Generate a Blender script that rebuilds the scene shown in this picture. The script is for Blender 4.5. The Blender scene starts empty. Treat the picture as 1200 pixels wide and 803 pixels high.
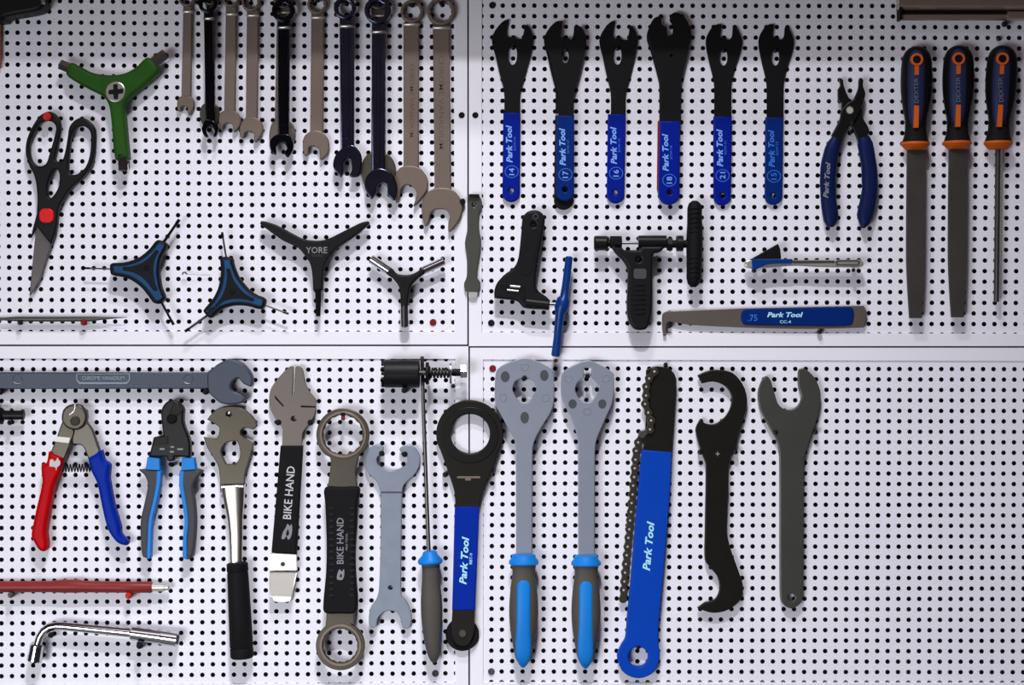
import bpy, bmesh, math, random
from mathutils import Vector, Matrix
from mathutils.geometry import tessellate_polygon
random.seed(7)
SC = bpy.context.scene
COL = SC.collection

# ---------------------------------------------------------------- camera
CAMD = 2.0                                   # camera distance from the board face (m)
cam_data = bpy.data.cameras.new('camera')
cam_data.sensor_width = 36.0
cam_data.lens = 36.0 * CAMD / 1.2            # 1200 px across = 1.2 m on the board face
cam = bpy.data.objects.new('camera', cam_data)
COL.objects.link(cam)
cam.location = (0, -CAMD, 0)
cam.rotation_euler = (math.radians(90), 0, 0)
SC.camera = cam

# ---------------------------------------------------------------- world, lamps, exposure
world = bpy.data.worlds.new('world')
SC.world = world
world.use_nodes = True
world.node_tree.nodes['Background'].inputs[0].default_value = (0.80, 0.82, 1.0, 1)
world.node_tree.nodes['Background'].inputs[1].default_value = 0.12

def lamp(name, loc, target, sx, sy, power, color, spread=180):
    l = bpy.data.lights.new(name, 'AREA')
    l.shape = 'RECTANGLE'; l.size = sx; l.size_y = sy
    l.energy = power; l.color = color; l.spread = math.radians(spread)
    o = bpy.data.objects.new(name, l); COL.objects.link(o)
    o.location = loc
    o.rotation_euler = (Vector(target) - Vector(loc)).to_track_quat('-Z', 'Y').to_euler()
    return o
lamp('bench_lamp', (0.0, -1.30, 1.45), (-0.14, 0, -1.05), 0.20, 0.06, 9.6, (1.0, 0.98, 1.0), 72)
lamp('bench_lamp', (-0.12, -0.95, 1.55), (-0.14, 0, -1.05), 0.20, 0.06, 4.9, (0.98, 0.98, 1.0), 76)
lamp('added_ambient_fill', (-0.3, -2.3, 1.62), (-0.3, -2.0, -1.0), 1.4, 1.2, 19, (1.0, 0.87, 0.93))  # unseen area light, added to raise the ambient level
lamp('added_low_fill', (-1.3, -2.6, -0.75), (-0.1, 0, -0.80), 1.2, 0.9, 26, (0.93, 0.96, 1.0), 90)  # unseen soft fill, added to brighten the lower board

SC.view_settings.view_transform = 'Standard'
SC.view_settings.look = 'None'
SC.view_settings.gamma = 1.0
SC.view_settings.use_curve_mapping = False
SC.view_settings.exposure = -0.93

# ---------------------------------------------------------------- materials
def lin(c):
    c = c / 255.0
    return c / 12.92 if c <= 0.04045 else ((c + 0.055) / 1.055) ** 2.4
def mat(name, rgb, rough=0.5, metal=0.0, var=0.10, scale=60.0, bump=0.0, bscale=600.0, stretch=None, coat=0.0, spec=0.22):
    m = bpy.data.materials.new(name); m.use_nodes = True
    nt = m.node_tree; n = nt.nodes; L = nt.links
    b = n['Principled BSDF']
    col = tuple(lin(c) for c in rgb)
    b.inputs['Roughness'].default_value = rough
    b.inputs['Metallic'].default_value = metal
    b.inputs['Specular IOR Level'].default_value = spec
    if coat: b.inputs['Coat Weight'].default_value = coat
    tc = n.new('ShaderNodeTexCoord')
    mp = n.new('ShaderNodeMapping')
    if stretch: mp.inputs['Scale'].default_value = stretch
    L.new(tc.outputs['Object'], mp.inputs['Vector'])
    nz = n.new('ShaderNodeTexNoise'); nz.inputs['Scale'].default_value = scale; nz.inputs['Detail'].default_value = 4
    L.new(mp.outputs['Vector'], nz.inputs['Vector'])
    mx = n.new('ShaderNodeMix'); mx.data_type = 'RGBA'
    mx.inputs[6].default_value = (*[c * (1 - var) for c in col], 1)
    mx.inputs[7].default_value = (*[min(1, c * (1 + var)) for c in col], 1)
    L.new(nz.outputs['Fac'], mx.inputs[0])
    L.new(mx.outputs[2], b.inputs['Base Color'])
    if bump:
        n2 = n.new('ShaderNodeTexNoise'); n2.inputs['Scale'].default_value = bscale; n2.inputs['Detail'].default_value = 2
        L.new(mp.outputs['Vector'], n2.inputs['Vector'])
        bp = n.new('ShaderNodeBump'); bp.inputs['Strength'].default_value = bump; bp.inputs['Distance'].default_value = 0.0006
        L.new(n2.outputs['Fac'], bp.inputs['Height'])
        L.new(bp.outputs['Normal'], b.inputs['Normal'])
    return m
M = {}
M['board'] = mat('white_powder_coat', (226, 225, 235), 0.42, var=0.025, scale=9, bump=0.06, bscale=900)
M['rim'] = mat('white_enamel', (228, 227, 235), 0.38, var=0.03, scale=7)
M['wall'] = mat('dark_wall', (38, 36, 42), 0.9)
M['roomwall'] = mat('room_plaster', (164, 152, 156), 0.9, var=0.04, scale=2)
M['roomceil'] = mat('room_ceiling', (205, 202, 200), 0.9, var=0.02, scale=2)
M['roomfloor'] = mat('concrete_floor', (140, 138, 135), 0.6, var=0.15, scale=4)
M['shelf'] = mat('shelf_board', (150, 120, 95), 0.6, var=0.2, scale=8, stretch=(1, 8, 8))
M['black'] = mat('black_paint', (15, 15, 17), 0.5, var=0.15, spec=0.12)
M['blackm'] = mat('blackened_steel', (26, 25, 25), 0.38, 0.4, var=0.25, scale=40, spec=0.2)
M['phos'] = mat('phosphate_steel', (27, 25, 21), 0.45, 0.4, var=0.25, scale=40, spec=0.2)
M['rubber'] = mat('black_rubber', (18, 17, 20), 0.7, var=0.25, scale=120, bump=0.3, bscale=500, spec=0.12)
M['blk_plastic'] = mat('black_plastic', (18, 17, 19), 0.45, var=0.12, bump=0.1, bscale=700, spec=0.15)
M['dgrey'] = mat('dark_grey_rubber', (66, 65, 70), 0.6, var=0.1, bump=0.15)
M['brown_grip'] = mat('warm_grey_rubber', (76, 73, 68), 0.62, var=0.1, bump=0.2)
M['bchrome'] = mat('dark_chrome', (74, 77, 98), 0.20, 1.0, var=0.3, scale=40)
M['bchrome2'] = mat('black_chrome', (40, 42, 50), 0.20, 1.0, var=0.3, scale=40)
M['taupe'] = mat('satin_nickel', (115, 102, 93), 0.45, 0.45, var=0.08, scale=30, bump=0.05)
M['taupe2'] = mat('satin_pewter', (104, 96, 91), 0.42, 0.5, var=0.08, scale=30)
M['olive'] = mat('dull_nickel', (84, 80, 72), 0.36, 0.65, var=0.12, scale=30)
M['bronze'] = mat('dull_steel', (72, 67, 58), 0.34, 0.65, var=0.14, scale=25)
M['pewter'] = mat('grey_steel_plate', (78, 78, 74), 0.42, 0.55, var=0.12, scale=30)
M['slate'] = mat('slate_forged_steel', (68, 73, 85), 0.46, 0.35, var=0.10, scale=22, bump=0.06)
M['zinc'] = mat('zinc_cast', (124, 132, 146), 0.45, 0.25, var=0.16, scale=60, bump=0.1)
M['zinc2'] = mat('zinc_stamped', (132, 138, 152), 0.44, 0.30, var=0.08, scale=50, bump=0.08)
M['chrome'] = mat('bright_chrome', (205, 205, 210), 0.14, 1.0, var=0.06, scale=20)
M['satin'] = mat('satin_chrome', (205, 200, 192), 0.30, 1.0, var=0.06, scale=20)
M['silver'] = mat('brushed_silver', (208, 205, 199), 0.36, 0.8, var=0.06, scale=30, stretch=(1, 1, 12))
M['blade'] = mat('dark_blade_steel', (98, 93, 92), 0.32, 0.8, var=0.18, scale=30)
M['bladelight'] = mat('ground_blade_edge', (160, 154, 150), 0.28, 0.85, var=0.08)
M['green'] = mat('green_anodised', (34, 76, 18), 0.5, 0.0, var=0.22, scale=40, bump=0.05, spec=0.12)
M['pblue'] = mat('royal_blue_vinyl', (2, 26, 132), 0.42, var=0.06, scale=40, spec=0.08)
M['pblue2'] = mat('worn_blue_vinyl', (2, 36, 106), 0.45, var=0.08, scale=40, spec=0.08)
M['bblue'] = mat('bright_blue_vinyl', (4, 40, 148), 0.4, var=0.06, scale=40, spec=0.05)
M['sblue'] = mat('sky_blue_rubber', (16, 120, 205), 0.45, var=0.06)
M['navy'] = mat('navy_vinyl', (14, 26, 70), 0.45, var=0.08, scale=40, spec=0.10)
M['tblue'] = mat('blue_enamel', (8, 48, 116), 0.32, var=0.08, scale=40)
M['tri'] = mat('teal_blue_rubber', (26, 66, 106), 0.55, var=0.4, scale=60, spec=0.12)
M['triblk'] = mat('blue_black_plastic', (15, 18, 26), 0.5, var=0.15, spec=0.12)
M['red'] = mat('red_vinyl', (178, 3, 12), 0.4, var=0.08, scale=40, spec=0.05)
M['dred'] = mat('dark_red_paint', (128, 40, 38), 0.42, var=0.12, scale=50)
M['redpeg'] = mat('red_plastic', (176, 32, 22), 0.42, var=0.08)
M['dredpeg'] = mat('maroon_plastic', (112, 14, 20), 0.42, var=0.08)
M['redcap'] = mat('red_cap', (206, 22, 28), 0.42, var=0.05)
M['orange'] = mat('orange_plastic', (198, 88, 22), 0.45, var=0.06, spec=0.15)
M['nvgrip'] = mat('navy_rubber', (30, 38, 72), 0.5, var=0.12)
M['white'] = mat('white_print', (190, 190, 192), 0.5, var=0.1)
M['sticker'] = mat('cream_sticker', (222, 220, 210), 0.45, var=0.05)
M['lblue'] = mat('pale_blue_print', (120, 165, 232), 0.5, var=0.05)
M['mblue'] = mat('mid_blue_print', (50, 110, 205), 0.5, var=0.05)
M['cyan'] = mat('pale_cyan_print', (165, 222, 238), 0.5, var=0.05)
M['greyprint'] = mat('grey_print', (128, 130, 137), 0.5, var=0.1)
M['stamp'] = mat('stamped_shadow', (92, 82, 75), 0.6, var=0.1)
M['zincdark'] = mat('zinc_recess', (72, 75, 80), 0.5, 0.25, var=0.1)
M['midblue'] = mat('mid_blue_vinyl', (6, 62, 168), 0.42, var=0.06, scale=40, spec=0.08)
M['polished'] = mat('warm_polished_steel', (200, 180, 168), 0.26, 0.82, var=0.08, scale=20)
M['dimprint'] = mat('faded_blue_grey_print', (92, 102, 126), 0.5, var=0.15)
M['brown'] = mat('brown_leather', (132, 74, 46), 0.6, var=0.15)

# ---------------------------------------------------------------- geometry helpers
def W(px, py, d=0.0):
    """photo pixel + distance in mm in front of the board face -> world point"""
    s = (CAMD - d / 1000.0) / CAMD
    return Vector(((px - 600.0) / 1000.0 * s, -d / 1000.0, (401.5 - py) / 1000.0 * s))

def thing(name, label, cat, px, py, group=None):
    o = bpy.data.objects.new(name, None)
    o.empty_display_size = 0.02
    COL.objects.link(o)
    o.location = W(px, py, 0)
    o['label'] = label; o['category'] = cat
    if group: o['group'] = group
    return o

def finish(name, bm, m, parent, angle=38, label=None):
    for f in bm.faces: f.smooth = f.material_index == 0
    for f in bm.faces: f.material_index = 0
    bmesh.ops.remove_doubles(bm, verts=bm.verts, dist=1e-6)
    bmesh.ops.recalc_face_normals(bm, faces=bm.faces)
    me = bpy.data.meshes.new(name)
    off = parent.location.copy() if parent is not None else Vector((0, 0, 0))
    p = parent
    while p is not None and p.parent is not None:
        p = p.parent; off += p.location
    for v in bm.verts: v.co -= off
    flags = [f.smooth for f in bm.faces]
    bm.to_mesh(me); bm.free()
    me.set_sharp_from_angle(angle=math.radians(angle))
    me.polygons.foreach_set('use_smooth', flags)
    me.materials.append(M[m])
    o = bpy.data.objects.new(name, me); COL.objects.link(o)
    if parent is not None: o.parent = parent
    if label: o['label'] = label
    return o

def smooth(pts, n=5):
    """closed Catmull-Rom through (x, y) points; (x, y, 1) keeps a corner"""
    out = []; N = len(pts)
    for i in range(N):
        p0, p1, p2, p3 = pts[i - 1], pts[i], pts[(i + 1) % N], pts[(i + 2) % N]
        a = Vector(p1[:2]); b = Vector(p2[:2])
        ta = Vector((0, 0)) if len(p1) > 2 else (b - Vector(p0[:2])) * 0.5
        tb = Vector((0, 0)) if len(p2) > 2 else (Vector(p3[:2]) - a) * 0.5
        l = (b - a).length
        for t in (ta, tb):
            if t.length > l: t *= l / t.length
        if len(p1) > 2 and len(p2) > 2:
            out.append(a); continue
        for k in range(n):
            u = k / n
            h = 2 * u**3 - 3 * u**2 + 1, u**3 - 2 * u**2 + u, -2 * u**3 + 3 * u**2, u**3 - u**2
            out.append(a * h[0] + ta * h[1] + b * h[2] + tb * h[3])
    res = []
    for p in out:
        if not res or (p - res[-1]).length > 0.12: res.append(p)
    if (res[0] - res[-1]).length < 0.12: res.pop()
    return res

def area(p):
    return 0.5 * sum(p[i - 1].x * p[i].y - p[i].x * p[i - 1].y for i in range(len(p)))
def inset(p, b):
    """offset to the left-hand side of the walking direction"""
    out = []; N = len(p)
    for i in range(N):
        e1 = (p[i] - p[i - 1]); e2 = (p[(i + 1) % N] - p[i])
        if e1.length < 1e-9 or e2.length < 1e-9: out.append(p[i].copy()); continue
        n1 = Vector((-e1.y, e1.x)).normalized(); n2 = Vector((-e2.y, e2.x)).normalized()
        nn = n1 + n2
        if nn.length < 0.3: nn = n1
        nn.normalize()
        out.append(p[i] + nn * b / max(0.55, nn.dot(n1)))
    return out
def circle(cx, cy, r, n=28, ry=None, a0=0):
    ry = r if ry is None else ry
    return [(cx + r * math.cos(a0 + 2 * math.pi * k / n), cy + ry * math.sin(a0 + 2 * math.pi * k / n), 1) for k in range(n)]
def rrect(x0, y0, x1, y1, r, n=5):
    out = []
    for cx, cy, a in ((x1 - r, y1 - r, 0), (x0 + r, y1 - r, 90), (x0 + r, y0 + r, 180), (x1 - r, y0 + r, 270)):
        for k in range(n + 1):
            t = math.radians(a + 90 * k / n); out.append((cx + r * math.cos(t), cy + r * math.sin(t), 1))
    return out
def star12(cx, cy, r1, r2, n=12):
    return [(cx + (r1 if k % 2 else r2) * math.cos(math.pi * k / n), cy + (r1 if k % 2 else r2) * math.sin(math.pi * k / n), 1) for k in range(2 * n)]
def tr(pts, dx=0, dy=0, sx=1.0, sy=1.0, cx=0, cy=0, rot=0):
    c, s = math.cos(math.radians(rot)), math.sin(math.radians(rot)); out = []
    for p in pts:
        x = (p[0] - cx) * sx; y = (p[1] - cy) * sy
        out.append((x * c - y * s + cx + dx, x * s + y * c + cy + dy) + tuple(p[2:]))
    return out

def plate(parent, name, outline, d0, d1, m, holes=(), b=0.8, bseg=2, n=5, label=None, offset=0, tilt=None, angle=38):
    """flat bevelled solid: outline in photo pixels, d0/d1 mm off the board (back/front).
    tilt(px, py) -> extra mm of stand-off"""
    o = smooth(outline, n)
    if area(o) < 0: o.reverse()
    loops = [o]
    for h in holes:
        hh = smooth(h, n)
        if area(hh) > 0: hh.reverse()
        loops.append(hh)
    if offset: loops = [inset(l, offset) for l in loops]
    dm = (d0 + d1) / 2
    bm = bmesh.new()
    def P(p, d): return W(p.x, p.y, dm) + Vector((0, -(d - dm + (tilt(p.x, p.y) if tilt else 0)) / 1000, 0))
    prof = [(0, d0)]
    if b > 0:
        for k in range(bseg + 1):
            a = math.pi / 2 * k / bseg
            prof.append((b * (1 - math.cos(a)), d1 - b + b * math.sin(a)))
    else: prof.append((0, d1))
    first, last = [], []
    for l in loops:
        rings = []
        for ins, d in prof:
            q = inset(l, ins) if ins > 0 else l
            rings.append([bm.verts.new(P(p, d)) for p in q])
        for r1, r2 in zip(rings[:-1], rings[1:]):
            for i in range(len(l)):
                j = (i + 1) % len(l)
                bm.faces.new((r1[i], r1[j], r2[j], r2[i]))
        first.append(rings[0]); last.append(rings[-1])
    for rings, ins in ((first, 0), (last, prof[-1][0])):
        flat = [v for r in rings for v in r]
        polys = [[Vector((v.co.x, v.co.z, 0)) for v in r] for r in rings]
        for t in tessellate_polygon(polys):
            try: bm.faces.new([flat[i] for i in t]).material_index = 1     # caps stay flat-shaded
            except ValueError: pass
    return finish(name, bm, m, parent, angle, label)

def sweep(parent, name, pts, m, seg=14, label=None, angle=38, sq=2.0):
    """pts: (px, py, d, r[, r_depth]) along a path, r across the photo plane, r_depth towards the viewer"""
    P = [W(p[0], p[1], p[2]) for p in pts]
    bm = bmesh.new(); rings = []
    N = len(P); prev = None
    for i in range(N):
        a = P[max(0, i - 1)]; c = P[min(N - 1, i + 1)]
        t = c - a
        if t.length < 1e-7: t = prev or Vector((0, 0, 1))
        t = t.normalized(); prev = t
        dep = Vector((0, -1, 0)) - t * t.dot(Vector((0, -1, 0)))
        if dep.length < 0.2: dep = Vector((0, 0, 1)) - t * t.z
        dep.normalize(); side = t.cross(dep)
        r = pts[i][3] / 1000; rd = (pts[i][4] if len(pts[i]) > 4 else pts[i][3]) / 1000
        ring = []
        for k in range(seg):
            an = 2 * math.pi * (k + 0.5) / seg
            c1, s1 = math.cos(an), math.sin(an)
            e = 2.0 / sq
            ring.append(bm.verts.new(P[i] + side * r * math.copysign(abs(c1) ** e, c1) + dep * rd * math.copysign(abs(s1) ** e, s1)))
        rings.append(ring)
    for r1, r2 in zip(rings[:-1], rings[1:]):
        for k in range(seg):
            bm.faces.new((r1[k], r1[(k + 1) % seg], r2[(k + 1) % seg], r2[k]))
    bm.faces.new(rings[0]); bm.faces.new(rings[-1])
    return finish(name, bm, m, parent, angle, label)
def rod(parent, name, a, c, r, m, seg=12, r2=None, cham=0.5, label=None):
    """straight round bar between two (px, py, d) points"""
    r2 = r if r2 is None else r2
    A, C = Vector(a), Vector(c); L = (C - A).length; u = min(0.45, cham / max(L, 0.01))
    rows = [(0, r - min(cham, r * .5)), (u, r), (1 - u, r2), (1, r2 - min(cham, r2 * .5))]
    return sweep(parent, name, [(*(A + (C - A) * t), q) for t, q in rows], m, seg, label)
def lr_sweep(parent, name, rows, m, dc, depth=0.8, seg=18, sub=4, label=None, sq=2.3, cap=True):
    """rows: (py, x_left, x_right) down a handle; oval sections, smoothed"""
    R = []
    for i in range(len(rows) - 1):
        p0 = rows[max(0, i - 1)]; p1 = rows[i]; p2 = rows[i + 1]; p3 = rows[min(len(rows) - 1, i + 2)]
        for k in range(sub):
            t = k / sub
            R.append([0.5 * (2 * b + (c - a) * t + (2 * a - 5 * b + 4 * c - d) * t * t + (3 * b - a - 3 * c + d) * t**3) for a, b, c, d in zip(p0, p1, p2, p3)])
    R.append(list(rows[-1]))
    pts = []
    for y, xl, xr in R:
        r = max(0.4, (xr - xl) / 2); pts.append(((xl + xr) / 2, y, dc, r, max(0.4, r * depth)))
    return sweep(parent, name, pts, m, seg, label, 50, sq)
def path_sweep(parent, name, L, Rr, m, dc, depth, seg=16, n=14, label=None, sq=2.4, dfun=None):
    """a bent handle from its two traced edges (left list, right list, same order)"""
    def res(pts):
        v = [Vector(p) for p in pts]; acc = [0]
        for i in range(1, len(v)): acc.append(acc[-1] + (v[i] - v[i - 1]).length)
        out = []
        for k in range(n + 1):
            s = acc[-1] * k / n; i = 1
            while i < len(v) - 1 and acc[i] < s: i += 1
            t = (s - acc[i - 1]) / max(1e-6, acc[i] - acc[i - 1]); out.append(v[i - 1].lerp(v[i], t))
        return out
    A, B = res(L), res(Rr); pts = []
    for k, (a, b) in enumerate(zip(A, B)):
        c = (a + b) / 2; r = max(0.5, (a - b).length / 2)
        d = dc if dfun is None else dc + dfun(k / n)
        if k in (0, n): pts.append((c.x, c.y, d, r * .75, depth * .75))
        else: pts.append((c.x, c.y, d, r, min(depth, r * 1.15)))
    e0 = pts[0]; e1 = pts[-1]
    return sweep(parent, name, pts, m, seg, label, 55, sq)
def coil(parent, name, a, c, r, wire, turns, m, seg=6):
    A, C = Vector(a), Vector(c); ax = (C - A).normalized()
    s1 = ax.cross(Vector((0, 0, 1))).normalized(); s2 = ax.cross(s1)
    N = int(turns * 12); pts = []
    for k in range(N + 1):
        t = k / N; an = 2 * math.pi * turns * t
        p = A + (C - A) * t + (s1 * math.cos(an) + s2 * math.sin(an)) * r
        pts.append((p.x, p.y, p.z, wire))
    return sweep(parent, name, pts, m, seg)

_txt = {}
def text_mesh(s, shear):
    k = (s, shear)
    if k in _txt: return _txt[k]
    cu = bpy.data.curves.new('lettering', 'FONT'); cu.body = s; cu.size = 1.0; cu.shear = shear
    cu.align_x = 'CENTER'; cu.align_y = 'CENTER'; cu.extrude = 0.0; cu.resolution_u = 2; cu.offset = 0.03 if s == 'Park Tool' else 0.008
    o = bpy.data.objects.new('lettering', cu); COL.objects.link(o)
    dg = bpy.context.evaluated_depsgraph_get()
    me = bpy.data.meshes.new_from_object(o.evaluated_get(dg))
    vs = [v.co.copy() for v in me.vertices]; fs = [tuple(p.vertices) for p in me.polygons]
    xs = [v.x for v in vs]; ys = [v.y for v in vs]
    cx, cy = (min(xs) + max(xs)) / 2, (min(ys) + max(ys)) / 2
    w, h = max(xs) - min(xs), max(ys) - min(ys)
    bpy.data.objects.remove(o); bpy.data.curves.remove(cu); bpy.data.meshes.remove(me)
    _txt[k] = ([((v.x - cx) / w, (v.y - cy) / h) for v in vs], fs)
    return _txt[k]
def text(parent, s, px, py, length, height, d, m, rot=0, shear=0.0, name='lettering', surf=None):
    """lettering of given pixel length/height, rot degrees counter-clockwise, d = front of the surface"""
    vs, fs = text_mesh(s, shear)
    c, sn = math.cos(math.radians(rot)), math.sin(math.radians(rot))
    bm = bmesh.new(); V = []
    for x, y in vs:
        X = x * length; Y = y * height
        qx, qy = px + X * c - Y * sn, py - (X * sn + Y * c)
        V.append(bm.verts.new(W(qx, qy, d + 0.12 + (surf(qx, qy) if surf else 0))))
    for f in fs:
        try: bm.faces.new([V[i] for i in f])
        except ValueError: pass
    # a thin film of print: front faces and a hair of thickness
    r = bmesh.ops.extrude_face_region(bm, geom=bm.faces[:])
    for e in r['geom']:
        if isinstance(e, bmesh.types.BMVert): e.co.y -= 0.00012
    return finish(name, bm, m, parent)
def box(name, lo, hi, m, parent=None, bev=0.0):
    bm = bmesh.new(); bmesh.ops.create_cube(bm, size=1)
    for v in bm.verts:
        v.co = Vector([(lo[i] + hi[i]) / 2 + v.co[i] * (hi[i] - lo[i]) for i in range(3)])
    if bev: bmesh.ops.bevel(bm, geom=bm.edges[:], offset=bev, segments=2, affect='EDGES')
    return finish(name, bm, m, parent)

# ================================================================ the room
def structure(o): o['kind'] = 'structure'; return o
structure(box('wall_back', (-2.3, 0.045, -1.3), (2.3, 0.145, 1.7), 'wall'))
structure(box('wall_left', (-2.4, -3.4, -1.3), (-2.3, 0.145, 1.7), 'roomwall'))
structure(box('wall_right', (2.3, -3.4, -1.3), (2.4, 0.145, 1.7), 'roomwall'))
structure(box('wall_front', (-2.4, -3.5, -1.3), (2.4, -3.4, 1.7), 'roomwall'))
structure(box('floor', (-2.4, -3.5, -1.4), (2.4, 0.145, -1.3), 'roomfloor'))
structure(box('ceiling', (-2.4, -3.5, 1.7), (2.4, 0.145, 1.8), 'roomceil'))

# ================================================================ four perforated steel panels
HOLE_R = 2.75
def pegboard(label, cols, rows, c00, c10, c01, c11, nc, nr, rim_in, rim_out):
    """holes (col, row) lie on the grid spanned by four measured hole centres; rims overlap the outer half holes"""
    def G(i, j):
        u = i / nc; v = j / nr
        return Vector(c00) * (1 - u) * (1 - v) + Vector(c10) * u * (1 - v) + Vector(c01) * (1 - u) * v + Vector(c11) * u * v
    xo0, yo0, xo1, yo1 = rim_out
    root = thing('pegboard_panel', label, 'pegboard', (xo0 + xo1) / 2, (yo0 + yo1) / 2)
    bm = bmesh.new(); K = 12; corner = {}
    def cv(i, j):
        if (i, j) not in corner: corner[(i, j)] = bm.verts.new(W(*G(i - 0.5, j - 0.5), 0))
        return corner[(i, j)]
    tau = 2 * math.pi
    for i in range(cols[0], cols[1]):
        for j in range(rows[0], rows[1]):
            c = G(i, j)
            ang = [tau * (k + 0.5) / K for k in range(K)]
            front = [bm.verts.new(W(c.x + HOLE_R * math.cos(a), c.y + HOLE_R * math.sin(a), 0)) for a in ang]
            back = [bm.verts.new(W(c.x + HOLE_R * math.cos(a), c.y + HOLE_R * math.sin(a), -1.6)) for a in ang]
            q = [cv(i + 1, j + 1), cv(i, j + 1), cv(i, j), cv(i + 1, j)]      # quadrants 0..3
            for k in range(K):
                k2 = (k + 1) % K
                bm.faces.new((front[k], front[k2], back[k2], back[k]))
                qa = int(ang[k] // (tau / 4)) % 4; qb = int(ang[k2] // (tau / 4)) % 4
                if qa == qb: bm.faces.new((front[k], q[qa], front[k2]))
                else:
                    bm.faces.new((front[k], q[qa], q[qb], front[k2]))
    me = bpy.data.meshes.new('perforated_sheet')
    bmesh.ops.recalc_face_normals(bm, faces=bm.faces)
    for v in bm.verts: v.co -= root.location
    bm.to_mesh(me); bm.free()
    for p in me.polygons: p.use_smooth = False
    me.materials.append(M['board'])
    o = bpy.data.objects.new('perforated_sheet', me); COL.objects.link(o); o.parent = root
    # the four folded edges of the panel, 2 mm proud of the sheet and 16 mm deep
    (ax, ay), (bx, by), (dx, dy), (cx, cy) = rim_in       # inner corners: TL, TR, BL, BR
    plate(root, 'rim', [(xo0, yo0, 1), (xo1, yo0, 1), (xo1, yo1, 1), (xo0, yo1, 1)], -16, 1.8, 'rim',
          [[(ax, ay, 1), (bx, by, 1), (cx, cy, 1), (dx, dy, 1)]], b=0.6)
    return root
pegboard('white perforated steel panel behind the scissors and the hanging combination spanners', (-1, 43), (-1, 32),
         (7.8, 0.6), (531.0, 6.1), (11.3, 376.6), (531.2, 377.8), 42, 30,
         [(-4.5, -8), (532.3, -5), (-0.6, 388.4), (532.6, 388.9)], (-20, -22, 547.9, 404.0))
pegboard('white perforated steel panel behind the row of black and blue cone spanners', (-1, 54), (-1, 32),
         (576.8, 6.5), (1195.0, 7.2), (575.7, 378.6), (1190.0, 380.0), 50, 30,
         [(565.0, -5), (1236, -5), (564.6, 389.5), (1230, 391.2)], (549.6, -22, 1252, 405.9))
pegboard('white perforated steel panel behind the red handled cutter and red rod', (-1, 44), (-1, 31),
         (1.8, 432.8), (522.6, 433.5), (1.7, 792.7), (522.0, 789.3), 42, 29,
         [(-14, 420.4), (533.5, 420.8), (-14, 801.2), (533.8, 798.6)], (-28, 405.8, 549.2, 817))
pegboard('white perforated steel panel behind the pair of grey headed spoke keys and chain whip', (-1, 53), (-1, 31),
         (577.3, 431.9), (1201.0, 432.8), (575.7, 787.2), (1199.0, 788.0), 51, 29,
         [(566.4, 421.6), (1228, 423.2), (566.2, 798.3), (1228, 799)], (550.9, 407.6, 1246, 817))

# shelf on brackets above the panels: its shadow falls across the top of the board
sh = thing('wall_shelf', 'brown wall shelf casting a shadow across the top of the panels', 'shelf', 600, -75)
box('shelf_board', (-1.0, -0.165, 0.470), (1.0, 0.045, 0.492), 'shelf', sh, 0.002)
for x in (-0.85, 0.85):
    box('bracket', (x - 0.012, -0.14, 0.462), (x + 0.012, 0.045, 0.470), 'blackm', sh)

# ---------------------------------------------------------------- pegs and screws
def peg(px, py, m, label, length=14, r=3.4, name='peg', group=None, cat='peg'):
    o = sweep(None, name, [(px, py, -8, r * .62), (px, py, 0.4, r * .62), (px, py, 0.5, r), (px, py, length - 1.5, r), (px, py, length - .4, r * .8), (px, py, length, r * .35)], m, 14, None)
    o['label'] = label; o['category'] = cat
    if group: o['group'] = group
    # origin at its own foot
    c = W(px, py, 0)
    for v in o.data.vertices: v.co -= c
    o.location = c
    return o
def screw(px, py, m, label, r=3.9, d=0.0):
    o = sweep(None, 'screw', [(px, py, d - 6, r * .5), (px, py, d, r * .5), (px, py, d + .1, r), (px, py, d + 1.2, r), (px, py, d + 2.2, r * .7), (px, py, d + 2.0, r * .4), (px, py, d + 1.2, r * .36)], m, 16)
    o['label'] = label; o['category'] = 'screw'
    c = W(px, py, 0)
    for v in o.data.vertices: v.co -= c
    o.location = c
    return o
screw(541, 135, 'black', 'black screw in the panel rim beside the longest pewter combination spanner', 3.6, 1.6)
screw(557, 135, 'black', 'black screw in the panel rim above the flat grey lever', 3.6, 1.6)
screw(577, 6.2, 'black', 'black screw in the perforated sheet above the first blue cone spanner', 3.9)
screw(575.7, 378.6, 'blackm', 'dark screw in the perforated sheet below the black chain tool', 3.9)
screw(575.7, 787.2, 'pewter', 'grey screw in the perforated sheet below the spoke key handle', 3.9)
screw(510.0, 789.5, 'pewter', 'grey screw directly below the grey and blue screwdriver tip', 3.9)
screw(507.4, 377.9, 'dredpeg', 'maroon plug in the sheet beside the small black socket wrench', 4.0)
screw(577.3, 432.0, 'dredpeg', 'maroon plug in the sheet beside the larger grey spoke key head', 4.0)

# ================================================================ upper left panel
# black tool with a silver corner, cut off by the photo's edge
t = thing('hand_tool', 'thick black tool with a silver corner hanging above the scissors', 'tool', 20, 5)
plate(t, 'body', [(-30, -45, 1), (50, -45), (51, -15), (54, 0), (55, 8), (48, 14.5), (20, 20), (9, 23), (8, 26, 1), (-30, 30, 1)], 3, 30, 'blk_plastic', b=4, bseg=4)
plate(t, 'strap', [(-14, 24, 1), (1.6, 24, 1), (1.4, 80, 1), (-14, 80, 1)], 4, 7, 'brown', b=0.6)
rod(t, 'tip', (46, -12, 31), (50.5, 5, 31), 2.6, 'chrome')

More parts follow.
